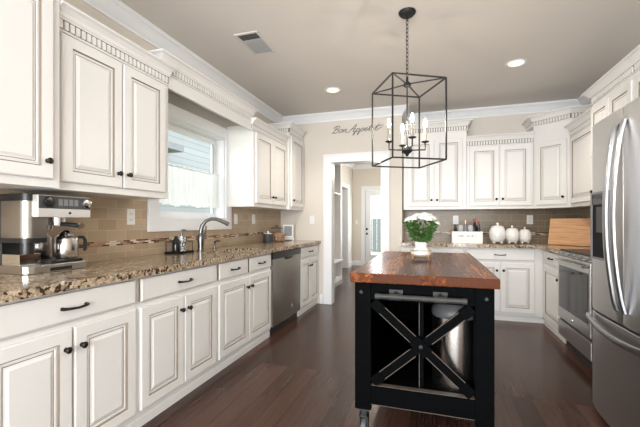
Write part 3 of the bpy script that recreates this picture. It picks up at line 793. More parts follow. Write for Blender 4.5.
# towel bar
b = MB().tube([(-0.222, -0.022, 0.798), (0.212, -0.022, 0.798)], 0.0135, 'pewter', 12)
b.tube([(-0.226, -0.022, 0.798), (-0.205, -0.022, 0.798)], 0.0155, 'pewter', 12).tube([(0.195, -0.022, 0.798), (0.216, -0.022, 0.798)], 0.0155, 'pewter', 12)
for x in (-0.125, 0.095):
    b.tube([(x - 0.03, -0.022, 0.798), (x + 0.03, -0.022, 0.798)], 0.0165, 'pewter', 12)
    b.box(x - 0.035, x + 0.035, BY0 - 0.001, BY0 + 0.0035, 0.80, 0.826, 'pewter'); b.tube([(x, -0.022, 0.80), (x, BY0 + 0.002, 0.812)], 0.010, 'pewter', 8)
b.build('towel_bar', r, True)
for x in (BX0 + 0.036, BX1 - 0.036): MB().lathe([(0.001, -0.010), (0.007, -0.009), (0.010, -0.004), (0.0105, 0.0)], 'pewter', (x, BY0 - 0.0005, 0.805), 12, 'y').build('bolt', r, True)
for x in (BX0 + 0.044, BX1 - 0.044):
    for y in (BY0 + 0.035, BY1 - 0.035):
        b = MB().box(x - 0.03, x + 0.03, y - 0.028, y + 0.028, 0.160, 0.1695, 'pewter').lathe([(0.014, 0.125), (0.016, 0.160)], 'pewter', (x, y, 0), 12)
        b.box(x - 0.024, x - 0.018, y - 0.02, y + 0.03, 0.045, 0.13, 'pewter').box(x + 0.018, x + 0.024, y - 0.02, y + 0.03, 0.045, 0.13, 'pewter').box(x - 0.024, x + 0.024, y - 0.02, y + 0.03, 0.122, 0.13, 'pewter')
        cs = b.build('caster', r)
        MB().lathe([(0.030, -0.015), (0.052, -0.013), (0.054, 0.0), (0.052, 0.013), (0.030, 0.015)], 'dkgrey', (x, y + 0.012, 0.0555), 18, 'x').build('wheel', cs, True)
# steel bin standing inside the island
r = root('trash_can', (0.112, 2.075, 0.3045), 0, 'tall stainless trash can with dark lid standing inside the island', 'trash can')
MB().lathe([(0.112, 0.0), (0.115, 0.01), (0.115, 0.37)], 'binsteel', n=32).build('can', r, True)
MB().lathe([(0.118, 0.371), (0.120, 0.385), (0.118, 0.41), (0.085, 0.445), (0.001, 0.455)], 'dkgrey', n=32).build('lid', r, True)

# ------------------------------------------------------------------ lantern pendant
LX, LY = -0.183, 2.714
r = root('pendant_lantern', (LX, LY, ZC), math.radians(29), 'black open-frame lantern pendant with four candle lights hanging over the island', 'pendant light')
S = 0.199; ZT, ZBt = 2.19 - ZC, 1.62 - ZC; q = 0.010
MB().lathe([(0.001, -0.030), (0.045, -0.028), (0.062, -0.012), (0.064, -0.001)], 'iron', n=24).build('canopy', r, True)
b = MB(); z = -0.03; k = 0; zt = ZT + 0.07
while z > zt:
    a = PI / 2 * (k % 2) + 0.4; pts = []
    for i in range(12):
        t = 2 * PI * i / 12; w_ = 0.0095 * math.cos(t); pts.append((w_ * math.cos(a), w_ * math.sin(a), z - 0.017 + 0.019 * math.sin(t)))
    b.tube(pts, 0.0024, 'iron', 6, True); z -= 0.030; k += 1
b.build('chain', r, True)
b = MB()
cs = [(-S, -S), (S, -S), (S, S), (-S, S)]
for i in range(4):
    (ax, ay), (bx, by) = cs[i], cs[(i + 1) % 4]
    b.bar((ax, ay, ZBt), (ax, ay, ZT), q, q, 'iron', (1, 0, 0))
    for z in (ZBt, ZT): b.bar((ax, ay, z), (bx, by, z), q, q, 'iron')
    b.bar((ax, ay, ZT), (0, 0, ZT + 0.015), q * 0.8, q * 0.8, 'iron')
b.lathe([(0.010, ZT - 0.01), (0.028, ZT + 0.0), (0.026, ZT + 0.02), (0.010, ZT + 0.035), (0.006, ZT + 0.07)], 'iron', n=14)
b.build('frame', r, bev=0.001)
ZH = 1.715 - ZC
b = MB().tube([(0, 0, ZH), (0, 0, ZT)], 0.0055, 'iron', 8).lathe([(0.008, ZH - 0.045), (0.014, ZH - 0.03), (0.036, ZH - 0.012), (0.040, ZH + 0.0), (0.034, ZH + 0.014), (0.012, ZH + 0.03)], 'iron', n=18)
b.build('stem', r, True)
for k in range(4):
    a = PI / 2 * k + math.radians(-10); ca, sa = math.cos(a), math.sin(a); R = 0.135; ZD = 1.775 - ZC
    b = MB().tube([(0.03 * ca, 0.03 * sa, ZH), (R * ca, R * sa, ZH + 0.004), (R * ca, R * sa, ZD)], 0.0055, 'iron', 8)
    b.lathe([(0.010, ZD - 0.006), (0.026, ZD), (0.028, ZD + 0.006), (0.012, ZD + 0.006)], 'iron', (R * ca, R * sa, 0), 16)
    arm = b.build('arm', r, True)
    cd = MB().lathe([(0.0105, ZD + 0.0065), (0.0105, ZD + 0.105), (0.004, ZD + 0.11)], 'candle', (R * ca, R * sa, 0), 14).build('candle_sleeve', arm, True)
    MB().lathe([(0.005, ZD + 0.111), (0.0095, ZD + 0.125), (0.0105, ZD + 0.138), (0.006, ZD + 0.158), (0.0015, ZD + 0.172)], 'bulb', (R * ca, R * sa, 0), 12).build('bulb', arm, True)

# ------------------------------------------------------------------ recessed lights, vent
for x, y, lb in ((-1.124, 4.047, 'round recessed ceiling light left of the lantern, near the doorway'), (0.775, 3.904, 'round recessed ceiling light right of the lantern, near the back cabinets')):
    r = root('recessed_light', (x, y, ZC), 0, lb, 'ceiling light', 'recessed ceiling lights')
    MB().lathe([(0.070, -0.0005), (0.075, -0.006), (0.094, -0.005), (0.097, -0.0005)], 'trimwhite', n=28).build('trim_ring', r, True)
    MB().lathe([(0.0695, -0.0008), (0.069, -0.003), (0.001, -0.0035)], 'canlens', n=28).build('lens', r, True)
    l = bpy.data.lights.new('lamp', 'SPOT'); l.energy = 46; l.spot_size = math.radians(125); l.spot_blend = 0.8; l.color = (1, 0.90, 0.78); l.shadow_soft_size = 0.07
    o = bpy.data.objects.new('lamp', l); COL.objects.link(o); o.parent = r; o.location = (0, 0, -0.03)
r = root('ceiling_vent', (-1.47, 2.79, ZC), 0, 'white metal air vent in the ceiling with one open dark slot', 'vent')
b = MB(); a, c = 0.11, 0.19
for q in ((-a, -a + 0.022, -c, c), (a - 0.022, a, -c, c), (-a + 0.022, a - 0.022, -c, -c + 0.022), (-a + 0.022, a - 0.022, c - 0.022, c)): b.box(q[0], q[1], q[2], q[3], -0.010, -0.0008, 'ventmetal')
b.build('frame', r, bev=0.002)
MB().box(-a + 0.022, a - 0.022, -c + 0.022, c - 0.022, -0.002, -0.0008, 'dkgrey').build('duct', r)
b = MB(); y = -c + 0.125
while y < c - 0.03:
    b.bar((-a + 0.023, y, -0.006), (a - 0.023, y, -0.006), 0.020, 0.0015, 'louver', (0, 0.35, 1)); y += 0.019
b.build('louvers', r)

# ------------------------------------------------------------------ outlets and switches
def plate(loc, rz, label, kind):
    r = root('wall_outlet' if kind == 'outlet' else 'light_switch', loc, rz, label, 'outlet' if kind == 'outlet' else 'switch', 'white wall plates')
    MB().box(-0.037, 0.037, -0.006, -0.0005, -0.06, 0.06, 'whiteplastic').build('plate', r, bev=0.003)
    if kind == 'outlet':
        for z in (-0.022, 0.022):
            b = MB().box(-0.017, 0.017, -0.008, -0.0062, z - 0.015, z + 0.015, 'whiteplastic')
            b.box(-0.009, -0.006, -0.0085, -0.008, z - 0.006, z + 0.006, 'dkgrey').box(0.006, 0.009, -0.0085, -0.008, z - 0.006, z + 0.006, 'dkgrey').build('socket', r)
    else:
        MB().box(-0.016, 0.016, -0.010, -0.0062, -0.03, 0.03, 'whiteplastic').build('rocker', r, bev=0.001)


plate((XL + 0.0105, 2.137, 1.222), PI / 2, 'white outlet on tiles left of the sink window', 'outlet')
plate((XL + 0.0105, 3.645, 1.22), PI / 2, 'white switch plate on tiles just right of the sink window', 'switch')
plate((XL + 0.0105, 4.075, 1.22), PI / 2, 'white outlet on left wall tiles above the dishwasher', 'outlet')
plate((-1.688, YD, 1.215), 0, 'white light switch on beige wall beside the doorway', 'switch')
plate((0.305, YB - 0.0105, 1.215), 0, 'white outlet on back wall tiles above the white crate', 'outlet')
plate((1.225, YB - 0.0105, 1.215), 0, 'white outlet on back wall tiles between canisters and cutting board', 'outlet')
plate((-1.99, HY, 1.19), 0, 'white light switch in the hall beside the glazed door', 'switch')

# ------------------------------------------------------------------ curtain over the sink window
b = MB(); NY, NZ = 110, 16; vs = []; fs = []
y0, y1, zt, zb = 2.44, 3.375, 1.70, 1.335
for j in range(NZ + 1):
    v = j / NZ
    for i in range(NY + 1):
        u = i / NY; amp = 0.006 + 0.014 * v
        x = 0.012 * math.sin(u * 2 * PI * 13 + 0.8 * math.sin(u * 9)) * (0.4 + v) + 0.008 * math.sin(u * 2 * PI * 5 + 1) * v
        z = zt - (zt - zb) * v + (0.006 * math.sin(u * 40) + 0.008 * math.sin(u * 17)) * v + (0.004 * math.sin(u * 2 * PI * 26) if j == 0 else 0)
        vs.append((x, y0 + (y1 - y0) * u, z))
for j in range(NZ):
    for i in range(NY): fs.append((j * (NY + 1) + i, j * (NY + 1) + i + 1, (j + 1) * (NY + 1) + i + 1, (j + 1) * (NY + 1) + i))
r = root('cafe_curtain', (XL - 0.04, 0, 0), 0, 'short white sheer cafe curtain hung across middle of the sink window', 'curtain')
b.add(vs, fs, 'sheer'); b.build('cloth', r, True)
MB().tube([(0, WY0 + 0.0125, 1.690), (0, WY1 - 0.0125, 1.690)], 0.005, 'whiteplastic', 8).build('rod', r, True)

# ------------------------------------------------------------------ faucet, tray, soap
r = root('faucet', (-2.01, 2.755, CT + 0.0005), math.radians(38), 'tall brushed gooseneck kitchen faucet behind the sink', 'faucet')
b = MB().lathe([(0.036, 0.0), (0.036, 0.006), (0.028, 0.012), (0.026, 0.05), (0.032, 0.11), (0.028, 0.15), (0.018, 0.17)], 'nickel', n=18)
b.build('base', r, True)
pts = [(0, 0, 0.15), (0, 0, 0.19), (0.012, 0, 0.235), (0.045, 0, 0.278), (0.09, 0, 0.297), (0.135, 0, 0.295), (0.175, 0, 0.280), (0.20, 0, 0.268)]
b = MB().tube(pts, [0.020, 0.019, 0.018, 0.0165, 0.016, 0.016, 0.017, 0.018], 'nickel', 12); b.build('spout', r, True)
MB().tube([(0.198, 0, 0.271), (0.235, 0, 0.252), (0.245, 0, 0.245)], [0.018, 0.022, 0.020], 'nickel', 12).build('spray_head', r, True)
MB().tube([(0.02, 0.0, 0.135), (0.04, 0.005, 0.165), (0.047, 0.008, 0.235)], [0.012, 0.008, 0.006], 'nickel', 8).build('lever', r, True)
r = root('soap_pump', (-2.03, 3.0, CT + 0.0005), math.radians(20), 'small dark soap pump set in the counter right of the faucet', 'soap pump')
MB().lathe([(0.022, 0), (0.022, 0.006), (0.011, 0.012), (0.010, 0.05)], 'nickel', n=14).build('collar', r, True)
MB().tube([(0, 0, 0.05), (0, 0, 0.075), (0.03, 0, 0.088), (0.055, 0, 0.075)], [0.007, 0.009, 0.009, 0.006], 'bronze', 8).build('spout', r, True)
r = root('tray', (-2.085, 2.60, CT + 0.0005), PI / 2, 'black tray with wire rails on the counter beside the faucet', 'tray')
MB().box(-0.15, 0.075, -0.065, 0.065, 0, 0.016, 'matteblack').build('base', r, bev=0.004)
for s in (-1, 1):
    x = -0.138 if s < 0 else 0.062
    MB().tube([(x, -0.055, 0.016), (x, -0.055, 0.10), (x, 0.055, 0.10), (x, 0.055, 0.016)], 0.004, 'black', 8).tube([(x, -0.055, 0.10), (x - s * 0.05, -0.055, 0.10)], 0.004, 'black', 8).build('rail', r, True)
r = root('soap_dispenser', (-2.075, 2.575, CT + 0.0172), 0, 'patterned glass soap dispenser with metal pump on the black tray', 'soap dispenser')
MB().lathe([(0.034, 0), (0.036, 0.01), (0.036, 0.115), (0.030, 0.128), (0.014, 0.134)], 'pattern', n=22).build('bottle', r, True)
MB().lathe([(0.015, 0.1345), (0.015, 0.150), (0.005, 0.152), (0.005, 0.178)], 'nickel', n=12).tube([(0, 0, 0.178), (0.0, 0.004, 0.184), (0.035, 0.012, 0.182)], 0.0055, 'nickel', 8).build('pump', r, True)
r = root('glass_tumbler', (-2.075, 2.507, CT + 0.0172), 0, 'dark glass bottle on the black tray left of soap dispenser', 'bottle')
MB().lathe([(0.030, 0), (0.032, 0.01), (0.032, 0.09), (0.014, 0.115), (0.013, 0.135), (0.001, 0.136)], 'darkbottle', n=18).build('body', r, True)
r.name = 'dark_bottle'

# ------------------------------------------------------------------ far-left counter items
r = root('candle_jar', (-2.03, 4.18, CT + 0.0005), 0, 'dark grey candle jar on the counter left of the glass cookie jar', 'candle')
MB().lathe([(0.060, 0), (0.063, 0.01), (0.063, 0.115), (0.058, 0.117), (0.056, 0.108), (0.001, 0.108)], 'gunmetal', n=24).build('jar', r, True)
MB().lathe([(0.057, 0.118), (0.058, 0.126), (0.012, 0.128), (0.013, 0.148), (0.001, 0.152)], 'whiteplastic', n=20).build('lid', r, True)
r = root('glass_jar', (-2.04, 4.47, CT + 0.0005), 0, 'glass jar filled with nuts and a glass lid on the far counter', 'jar')
MB().lathe([(0.095, 0.0), (0.108, 0.01), (0.116, 0.07), (0.110, 0.14), (0.085, 0.172), (0.085, 0.178)], 'clearglass', n=26).build('bowl', r, True)
MB().lathe([(0.092, 0.1785), (0.094, 0.188), (0.055, 0.203), (0.015, 0.209), (0.02, 0.225), (0.001, 0.231)], 'smokeglass', n=24).build('lid', r, True)
b = MB(); rr = random.Random(3)
b.lathe([(0.088, 0.006), (0.096, 0.02), (0.100, 0.07), (0.096, 0.115), (0.001, 0.125)], 'nut', n=22)
for i in range(230):
    a = rr.random() * 2 * PI; z = 0.012 + rr.random() * 0.12; R = 0.0985 if z < 0.112 else 0.085 * rr.random()
    x, y = R * math.cos(a), R * math.sin(a); s = 0.010
    vs = [(x + s * dx, y + s * dy, z + s * dz) for dx, dy, dz in ((1.3, 0, 0), (-1.3, 0, 0), (0, 1, 0), (0, -1, 0), (0, 0, 1), (0, 0, -1))]
    b.add(vs, [(0, 2, 4), (2, 1, 4), (1, 3, 4), (3, 0, 4), (2, 0, 5), (1, 2, 5), (3, 1, 5), (0, 3, 5)], 'nut')
n_ = b.build('nuts', r); n_['kind'] = 'stuff'
r = root('photo_frame', (-1.985, 4.74, CT + 0.0005), math.radians(23), 'small white picture frame on a white stand at the counter end', 'picture frame')
b = MB()
for q in ((-0.075, -0.055, 0.05, 0.23), (0.055, 0.075, 0.05, 0.23), (-0.055, 0.055, 0.21, 0.23), (-0.055, 0.055, 0.05, 0.07)): b.box(q[0], q[1], -0.01, 0.01, q[2], q[3], 'whiteplastic')
b.box(-0.055, 0.055, 0.002, 0.01, 0.07, 0.21, 'whiteplastic'); b.build('frame', r, bev=0.002)
MB().box(-0.055, 0.055, -0.001, 0.0015, 0.07, 0.21, 'photo').build('picture', r)
MB().box(-0.08, -0.06, -0.02, 0.05, 0, 0.049, 'whiteplastic').box(0.06, 0.08, -0.02, 0.05, 0, 0.049, 'whiteplastic').box(-0.06, 0.06, 0.012, 0.03, 0.015, 0.049, 'whiteplastic').build('stand', r, bev=0.002)

# ------------------------------------------------------------------ coffee machine
r = root('coffee_machine', (-1.94, 1.255, CT + 0.0005), PI / 2, 'stainless and black espresso coffee machine with steel carafe on the near counter', 'coffee machine')
# local: x along the wall (0..0.32), y 0 = front, y + = back
b = MB().prism([(0.0, 0.20), (0.0, 0.03), (0.012, 0.008), (0.035, 0.0), (0.32, 0.0), (0.32, 0.20)], 0.0, 0.042, 'steel'); b.build('base', r, bev=0.004)
MB().box(0.115, 0.235, -0.0015, 0.0, 0.006, 0.024, 'black').build('drip_tray_front', r)
MB().box(0.125, 0.305, 0.006, 0.15, 0.0425, 0.058, 'black').build('drip_tray', r, bev=0.002)
MB().box(0.002, 0.318, 0.19, 0.235, 0.002, 0.412, 'black').build('back_housing', r, bev=0.004)
MB().box(0.11, 0.315, 0.180, 0.1895, 0.045, 0.30, 'chrome').build('splash_plate', r)
# left housing with rounded corner
R_ = [(0.0, 0.188), (0.0, 0.05)] + [(0.04 - 0.04 * math.cos(t), 0.05 - 0.04 * math.sin(t)) for t in (0.3, 0.6, 0.9, 1.2, PI / 2)] + [(0.105, 0.01), (0.105, 0.188)]
MB().prism(R_, 0.185, 0.375, 'steelv').build('left_housing', r, True)
MB().prism([(x - 0.002 if x < 0.05 else x, y) for x, y in R_], 0.160, 0.184, 'black').build('left_collar', r, True)
MB().prism(R_, 0.376, 0.412, 'black').build('left_lid', r, True)
MB().lathe([(0.030, 0.10), (0.032, 0.125), (0.030, 0.159)], 'black', (0.052, 0.075, 0), 18).build('grinder_outlet', r, True)
MB().box(0.004, 0.108, 0.06, 0.188, 0.0425, 0.10, 'chrome').box(0.05, 0.075, 0.058, 0.060, 0.052, 0.065, 'black').build('left_tray', r, bev=0.006)
# head with control panel
MB().box(0.108, 0.318, 0.012, 0.188, 0.30, 0.412, 'black').build('head', r)
cp = MB().box(0.032, 0.324, -0.030, 0.009, 0.292, 0.408, 'panelsteel').build('control_panel', r, bev=0.004)
MB().box(0.036, 0.320, -0.033, -0.0302, 0.338, 0.404, 'dkgrey').build('display', cp, bev=0.002)
MB().lathe([(0.020, -0.012), (0.027, -0.010), (0.028, 0)], 'black', (0.085, -0.0335, 0.372), 20, 'y').build('dial', cp, True)
MB().lathe([(0.020, -0.014), (0.025, -0.012), (0.027, 0)], 'chrome', (0.292, -0.0335, 0.372), 20, 'y').build('dial', cp, True)
for k in range(4): MB().box(0.135 + k * 0.029, 0.158 + k * 0.029, -0.0345, -0.0332, 0.355, 0.390, 'grey').build('button', cp)
MB().lathe([(0.006, -0.004), (0.008, 0)], 'dkgrey', (0.20, -0.0305, 0.316), 12, 'y').build('button', cp)
# group head, portafilter
MB().lathe([(0.040, 0.245), (0.042, 0.26), (0.042, 0.2955)], 'chrome', (0.20, 0.07, 0), 22).lathe([(0.015, 0.225), (0.020, 0.25)], 'chrome', (0.145, 0.05, 0), 12).build('group_head', r, True)
MB().tube([(0.20, 0.03, 0.256), (0.215, -0.02, 0.252), (0.225, -0.07, 0.246)], [0.012, 0.013, 0.014], 'black', 10).lathe([(0.016, -0.01), (0.016, 0.008)], 'chrome', (0.226, -0.075, 0.246), 14, 'y').build('portafilter', r, True)
# carafe
cf = MB().lathe([(0.054, 0.060), (0.058, 0.066), (0.058, 0.172), (0.052, 0.183), (0.040, 0.188)], 'carafesteel', (0.258, 0.072, 0), 28).build('carafe', r, True)
MB().lathe([(0.040, 0.1885), (0.036, 0.198), (0.020, 0.216), (0.012, 0.220), (0.001, 0.221)], 'chrome', (0.258, 0.072, 0), 20).build('carafe_lid', cf, True)
MB().tube([(0.312, 0.055, 0.178), (0.340, 0.046, 0.178), (0.350, 0.043, 0.160), (0.350, 0.043, 0.105), (0.342, 0.046, 0.098)], [0.008, 0.009, 0.010, 0.010, 0.007], 'black', 8).build('carafe_handle', cf, True)

# ------------------------------------------------------------------ back counter: crate, canisters, cutting board
r = root('storage_crate', (0.408, 4.88, CT + 0.0005), 0, 'white wooden crate with a line of grey lettering, on the back counter', 'crate')
cw2, cd2, ch2 = 0.178, 0.075, 0.150
b = MB().box(-cw2, cw2, -cd2, -cd2 + 0.012, 0.012, ch2, 'whiteplastic').box(-cw2, cw2, cd2 - 0.012, cd2, 0.012, ch2, 'whiteplastic').box(-cw2, -cw2 + 0.012, -cd2 + 0.012, cd2 - 0.012, 0.012, ch2, 'whiteplastic').box(cw2 - 0.012, cw2, -cd2 + 0.012, cd2 - 0.012, 0.012, ch2, 'whiteplastic').box(-cw2, cw2, -cd2, cd2, 0.0, 0.0119, 'whiteplastic')
bx = b.build('box', r, bev=0.001)
b = MB(); x = -0.105; rr = random.Random(11)
while x < 0.105:
    wl = rr.choice((0.006, 0.008, 0.010)); 
    if rr.random() > 0.16: b.box(x, x + wl, -cd2 - 0.0012, -cd2 - 0.0004, 0.088 - (0.006 if rr.random() < 0.2 else 0), 0.088 + rr.choice((0.010, 0.010, 0.018)), 'ink')
    x += wl + 0.004
b.build('lettering', bx)
def bottle(x, y, h, rad, m, label, foil=None):
    r = root('wine_bottle', (0.408 + x, 4.88 + y, CT + 0.0135), 0, label, 'bottle', 'things in the white crate')
    MB().lathe([(rad, 0), (rad, h * 0.60), (rad * 0.8, h * 0.68), (0.014, h * 0.78), (0.0135, h * 0.86)], m, n=18).build('glass', r, True)
    MB().lathe([(0.0145, h * 0.861), (0.0145, h), (0.001, h + 0.001)], foil or m, n=14).build('cap', r, True)


bottle(0.095, 0.015, 0.30, 0.034, 'darkbottle', 'red-capped dark bottle at the right of the white crate', 'redfoil')
bottle(0.142, -0.005, 0.265, 0.019, 'darkbottle', 'slim dark bottle at right end of the white crate', 'redfoil')
bottle(-0.135, -0.01, 0.225, 0.026, 'darkbottle', 'dark bottle at the left end of the white crate')
bottle(-0.012, 0.022, 0.275, 0.028, 'grey', 'pale slender bottle in the middle of the white crate', 'brass')
for x, lb in ((-0.072, 'upturned wine glass left of centre in the white crate'), (0.042, 'upturned wine glass right of centre in the white crate')):
    r = root('wine_glass', (0.408 + x, 4.855, CT + 0.0135), 0, lb, 'glass', 'things in the white crate')
    MB().lathe([(0.004, 0.02), (0.004, 0.10), (0.020, 0.118), (0.034, 0.15), (0.035, 0.185), (0.028, 0.215), (0.026, 0.215), (0.032, 0.185), (0.030, 0.15), (0.001, 0.122)], 'frost', n=20).lathe([(0.028, 0.0), (0.028, 0.004), (0.004, 0.022)], 'frost', n=18).build('bowl', r, True)
    r['label'] = lb.replace('upturned wine glass', 'grey stemmed wine glass')
for x, y, s, lb in ((0.757, 4.84, 0.95, 'largest white ribbed canister, nearest the crate'), (0.929, 4.90, 0.82, 'middle sized white ribbed canister with knob lid on the back counter'), (1.085, 4.98, 0.75, 'smallest white ribbed canister, nearest the cutting board')):
    r = root('canister', (x, y, CT + 0.0005), 0, lb, 'canister', 'white lidded canisters')
    r.scale = (s * 0.86, s * 0.86, s)
    MB().lathe([(0.060, 0.026), (0.085, 0.038), (0.106, 0.080), (0.112, 0.125), (0.106, 0.170), (0.092, 0.200), (0.088, 0.210)], 'ceramic', n=80, lobes=20, amp=0.022).build('body', r, True)
    ld = MB().lathe([(0.086, 0.2105), (0.088, 0.222), (0.070, 0.232), (0.018, 0.240), (0.001, 0.2405)], 'ceramic', n=28).build('lid', r, True)
    MB().lathe([(0.008, 0.241), (0.009, 0.248), (0.019, 0.258), (0.016, 0.272), (0.001, 0.278)], 'ceramic', n=16).build('knob', ld, True)
    for k in range(4):
        a = PI / 4 + k * PI / 2
        MB().tube([(0.055 * math.cos(a), 0.055 * math.sin(a), 0.048), (0.070 * math.cos(a), 0.070 * math.sin(a), 0.02), (0.078 * math.cos(a), 0.078 * math.sin(a), 0.012)], [0.018, 0.014, 0.012], 'ceramic', 10).build('foot', r, True)
r = root('cutting_board', (1.30, 4.86, CT + 0.001), math.radians(-45), 'large light wooden cutting board leaning in the back right corner', 'cutting board')
b = MB(); th = math.radians(10); L, Hh = 0.56, 0.31
vs = []
for z_ in (0, Hh):
    for t_ in (0, 0.022):
        for x in (0, L): vs.append((x, t_ * math.cos(th) + z_ * math.sin(th), z_ * math.cos(th) + 0.022 * math.sin(th) - t_ * math.sin(th)))
b.add(vs, [(0, 2, 3, 1), (4, 5, 7, 6), (0, 1, 5, 4), (2, 6, 7, 3), (0, 4, 6, 2), (1, 3, 7, 5)], 'boardwood'); b.build('board', r, bev=0.004)

# ------------------------------------------------------------------ flowers on the island
PX, PY = -0.082, 2.65
r = root('flower_pot', (PX, PY, 0.9105), 0, 'white ceramic bowl vase on a gold wire stand on the wooden island', 'vase')
MB().lathe([(0.035, 0.022), (0.055, 0.028), (0.070, 0.045), (0.070, 0.065), (0.055, 0.082), (0.040, 0.088), (0.045, 0.128), (0.041, 0.128), (0.036, 0.09), (0.001, 0.085)], 'ceramic', n=32).build('bowl', r, True)
b = MB().tube([(0.0735 * math.cos(2 * PI * i / 24), 0.0735 * math.sin(2 * PI * i / 24), 0.030) for i in range(24)], 0.0028, 'brass', 6, True)
for k in range(4):
    a = PI / 4 + k * PI / 2; ca, sa = math.cos(a), math.sin(a)
    b.tube([(0.066 * ca, 0.066 * sa, 0.088), (0.0755 * ca, 0.0755 * sa, 0.06), (0.0745 * ca, 0.0745 * sa, 0.028), (0.078 * ca, 0.078 * sa, 0.008), (0.088 * ca, 0.088 * sa, 0.0035)], 0.0033, 'brass', 6)
b.tube([(0.0745 * math.cos(2 * PI * i / 24), 0.0745 * math.sin(2 * PI * i / 24), 0.070) for i in range(24)], 0.0022, 'brass', 6, True)
b.build('wire_stand', r, True)
r = root('flower_bouquet', (PX, PY, 0.9105), 0, 'bunch of white daisies with green leaves standing in the white vase', 'flowers')
b = MB(); rr = random.Random(5)
for i in range(620):
    a = rr.random() * 2 * PI; z = 0.135 + 0.150 * rr.random() ** 0.9; R = (0.050 + 0.060 * (z - 0.13) / 0.14) * (0.35 + 0.7 * rr.random() ** 0.5)
    p = Vector((R * math.cos(a), R * math.sin(a), z)); d = Vector((math.cos(a) + rr.uniform(-.7, .7), math.sin(a) + rr.uniform(-.7, .7), rr.uniform(-0.5, 0.9))).normalized()
    u = d.orthogonal().normalized(); L = rr.uniform(0.016, 0.032); w_ = L * 0.28; bend = Vector((0, 0, -L * 0.2))
    b.add([p - d * L * 0.3, p + d * L * 0.3 + u * w_, p + d * L + bend, p + d * L * 0.3 - u * w_], [(0, 1, 2), (0, 2, 3)], 'leaf')
lf = b.build('foliage', r); lf['kind'] = 'stuff'
b = MB()
for i in range(16):
    a = i * 2.4; R = 0.02 + 0.06 * (i / 16); b.tube([(0.012 * math.cos(a), 0.012 * math.sin(a), 0.095), (0.018 * math.cos(a), 0.018 * math.sin(a), 0.13), (R * math.cos(a), R * math.sin(a), 0.26)], 0.002, 'leaf', 5)
b.build('stems', r, True)
heads = [(0.0, 0.0, 0.318), (-0.035, -0.02, 0.312), (0.03, -0.03, 0.320), (0.055, 0.01, 0.316), (-0.06, -0.01, 0.300), (-0.088, -0.03, 0.288), (0.08, -0.02, 0.300), (0.012, -0.06, 0.300), (-0.03, 0.04, 0.315), (0.04, 0.05, 0.315), (0.102, -0.03, 0.268), (-0.075, 0.04, 0.29), (0.045, -0.065, 0.292), (-0.055, -0.06, 0.285)]
for hx, hy, hz in heads:
    b = MB(); nrm = Vector((hx * 4, hy * 4, 0.55)).normalized(); M = nrm.to_track_quat('Z', 'Y').to_matrix()
    for ring, (rad, n_p, lift) in enumerate(((0.036, 14, 0.0), (0.030, 13, 0.006), (0.021, 10, 0.011))):
        for k in range(n_p):
            a = 2 * PI * k / n_p + ring * 0.3; ca, sa = math.cos(a), math.sin(a); w_ = 0.011
            loc = [(0.002 * ca, 0.002 * sa, lift), (rad * 0.6 * ca - w_ * sa, rad * 0.6 * sa + w_ * ca, lift + 0.006), (rad * ca, rad * sa, lift + 0.002), (rad * 0.6 * ca + w_ * sa, rad * 0.6 * sa - w_ * ca, lift + 0.006)]
            b.add([M @ Vector(p) + Vector((hx, hy, hz)) for p in loc], [(0, 1, 2), (0, 2, 3)], 'petal')
    dm = MB().lathe([(0.006, -0.004), (0.024, 0.0), (0.027, 0.005), (0.020, 0.011), (0.006, 0.014)], 'petal', n=12)
    b.add([M @ Vector(p) + Vector((hx, hy, hz)) for p in dm.v], dm.f, 'petal')
    c0 = [M @ Vector((0.006 * math.cos(2 * PI * k / 8), 0.006 * math.sin(2 * PI * k / 8), 0.010)) + Vector((hx, hy, hz)) for k in range(8)] + [M @ Vector((0, 0, 0.016)) + Vector((hx, hy, hz))]
    b.add(c0, [(k, (k + 1) % 8, 8) for k in range(8)], 'petalheart')
    b.build('flower_head', r)

# ------------------------------------------------------------------ script sign above the doorway
r = root('wall_sign', (-1.395, YD - 0.006, 2.455), 0, 'thin grey metal script sign reading Bon Appetit above the doorway', 'sign')
def spl(pts, n=6):
    out = []
    P = [pts[0]] + list(pts) + [pts[-1]]
    for i in range(1, len(P) - 2):
        for k in range(n):
            t = k / n; q = []
            for c in range(2):
                p0, p1, p2, p3 = P[i - 1][c], P[i][c], P[i + 1][c], P[i + 2][c]
                q.append(0.5 * ((2 * p1) + (-p0 + p2) * t + (2 * p0 - 5 * p1 + 4 * p2 - p3) * t * t + (-p0 + 3 * p1 - 3 * p2 + p3) * t ** 3))
            out.append(tuple(q))
    out.append(pts[-1]); return out


